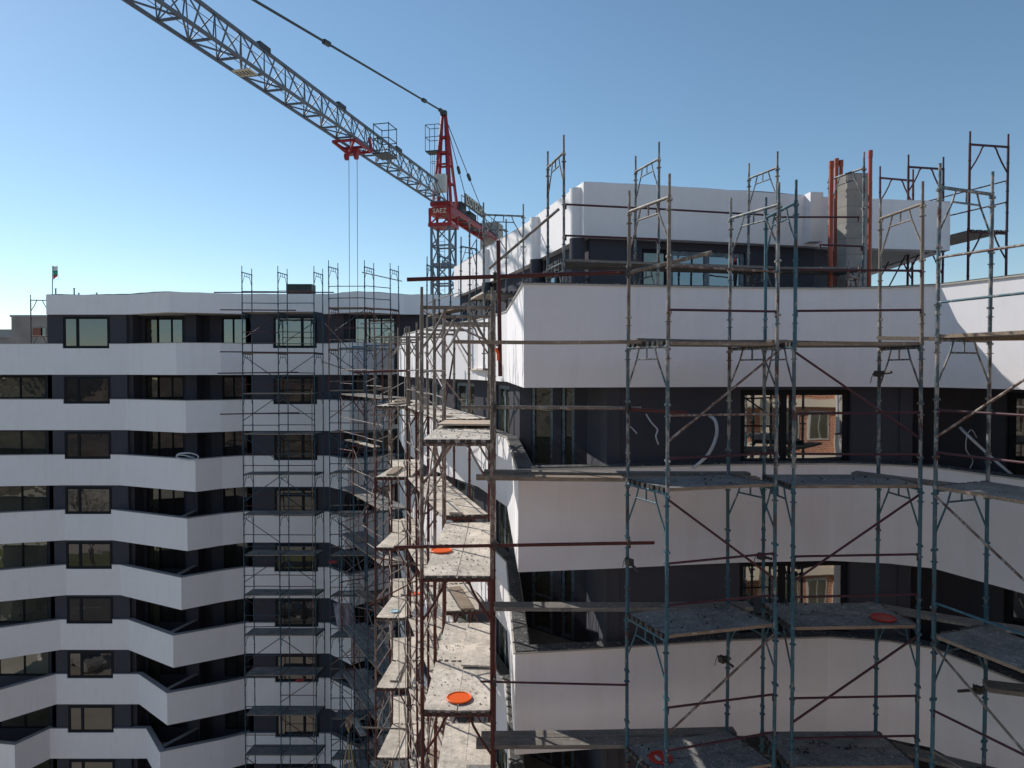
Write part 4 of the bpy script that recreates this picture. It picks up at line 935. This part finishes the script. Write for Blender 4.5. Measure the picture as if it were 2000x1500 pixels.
# chute-like pale block under the counterweight
mb = MB(); mb.box(cj(10.9, .25, 8.9), (1.1, .6, 1.8), rz); mb.build('counterweight', M['cr_white'], crane)
def text(parent, s, loc, size, rot, mat, plate=None):
    cu = bpy.data.curves.new('lettering', 'FONT'); cu.body = s; cu.size = size; cu.extrude = .008; cu.align_x = 'CENTER'; cu.align_y = 'CENTER'
    t = bpy.data.objects.new('t', cu); COL.objects.link(t); dg = bpy.context.evaluated_depsgraph_get()
    me = bpy.data.meshes.new_from_object(t.evaluated_get(dg)); bpy.data.objects.remove(t)
    me.materials.clear(); me.materials.append(mat)
    o = bpy.data.objects.new('lettering', me); COL.objects.link(o); o.parent = parent
    o.location = loc - parent_loc(parent); o.rotation_euler = rot; return o
# maker plate on the turntable, facing the viewer
toc = (Vector((0, 0, H + 10)) - (C + Vector((0, 0, 10)))); toc.z = 0; toc.normalize()
face = J
text(crane, 'SAEZ', C + face * .77 + Vector((0, 0, 10.24)), .42, (R(90), 0, math.atan2(face.y, face.x) + R(90)), M['letter'])
# side board on the counter jib: faces the courtyard side
bl = cj(4.1, .82, 11.6); sg = MB(); sg.box(bl, (.05, 4.3, .8), rz); sb = sg.build('sign_board', M['cr_box'], crane)
text(sb, 'IZOTECH', bl + PV * .035, .92, (R(90), 0, math.atan2(PV.y, PV.x) + R(90)), M['letter'])
bl = C + J * 21.6 + Vector((0, 0, zb - .1)); sg = MB(); sg.box(bl, (.72, .55, .03), rz); sb = sg.build('sign_board', M['letter'], crane)
for i in range(5):
    mb = MB(); mb.box(bl + PV * (-.26 + .13 * i) + Vector((0, 0, -.02)), (.05, .34, .012), rz); mb.build('lettering', M['dletter'], sb)
# trolley
TL = 13.0
tc = C + J * TL + Vector((0, 0, zb - .2)); mb = MB()
for s in (-.55, .55): mb.beam(tc + PV * s - J * .9, tc + PV * s + J * 1.0, .08, .12)
for l in (-.9, -.1, 1.0): mb.beam(tc + PV * -.55 + J * l, tc + PV * .55 + J * l, .08, .12)
mb.beam(tc + PV * -.55 + J * 1.0, tc + J * .5 + Vector((0, 0, -.5)), .09, .09); mb.beam(tc + PV * .55 + J * 1.0, tc + J * .5 + Vector((0, 0, -.5)), .09, .09)
mb.box(tc + Vector((0, 0, -.25)), (.6, .4, .22), rz)
for s in (-.25, .25): mb.tube(tc + PV * (s - .06) + J * .2 + Vector((0, 0, -.5)), tc + PV * (s + .06) + J * .2 + Vector((0, 0, -.5)), .17, 14)
for s in (-.55, .55):
    mb.beam(tc + PV * s - J * .9, tc + PV * s * .9 - J * .7 + Vector((0, 0, .65)), .09, .12)
mb.build('trolley', M['cr_red'], crane)
mb = MB(); bk = tc - J * 1.7 + PV * .9
q = lambda a, b, z: bk + PV * a + J * b + Vector((0, 0, z))
for z in (0.15, .75, 1.45):
    r_ = [(-.4, -.5), (.4, -.5), (.4, .5), (-.4, .5)]
    for i in range(4): mb.beam(q(*r_[i], z), q(*r_[(i + 1) % 4], z), .035, .035)
for a, b in ((-.4, -.5), (.4, -.5), (.4, .5), (-.4, .5)): mb.beam(q(a, b, 0), q(a, b, 1.5), .035, .035)
mb.box(q(0, 0, 0), (.85, 1.1, .05), rz); mb.build('service_basket', M['cr_box'], crane)
mb = MB()
for s in (-.23, .2): mb.tube(tc + PV * s + Vector((0, 0, -.55)), Vector(((tc + PV * s).x, (tc + PV * s).y, H - 21.5)), .013, 6)
mb.build('hoist_cable', M['cable'], crane)
mb = MB(); hb = Vector((tc.x, tc.y, H - 21.8)); mb.box(hb, (.7, .2, .6), rz); mb.tube(hb, hb - Vector((0, 0, .6)), .06, 8); mb.build('hook_block', M['cr_red'], crane)
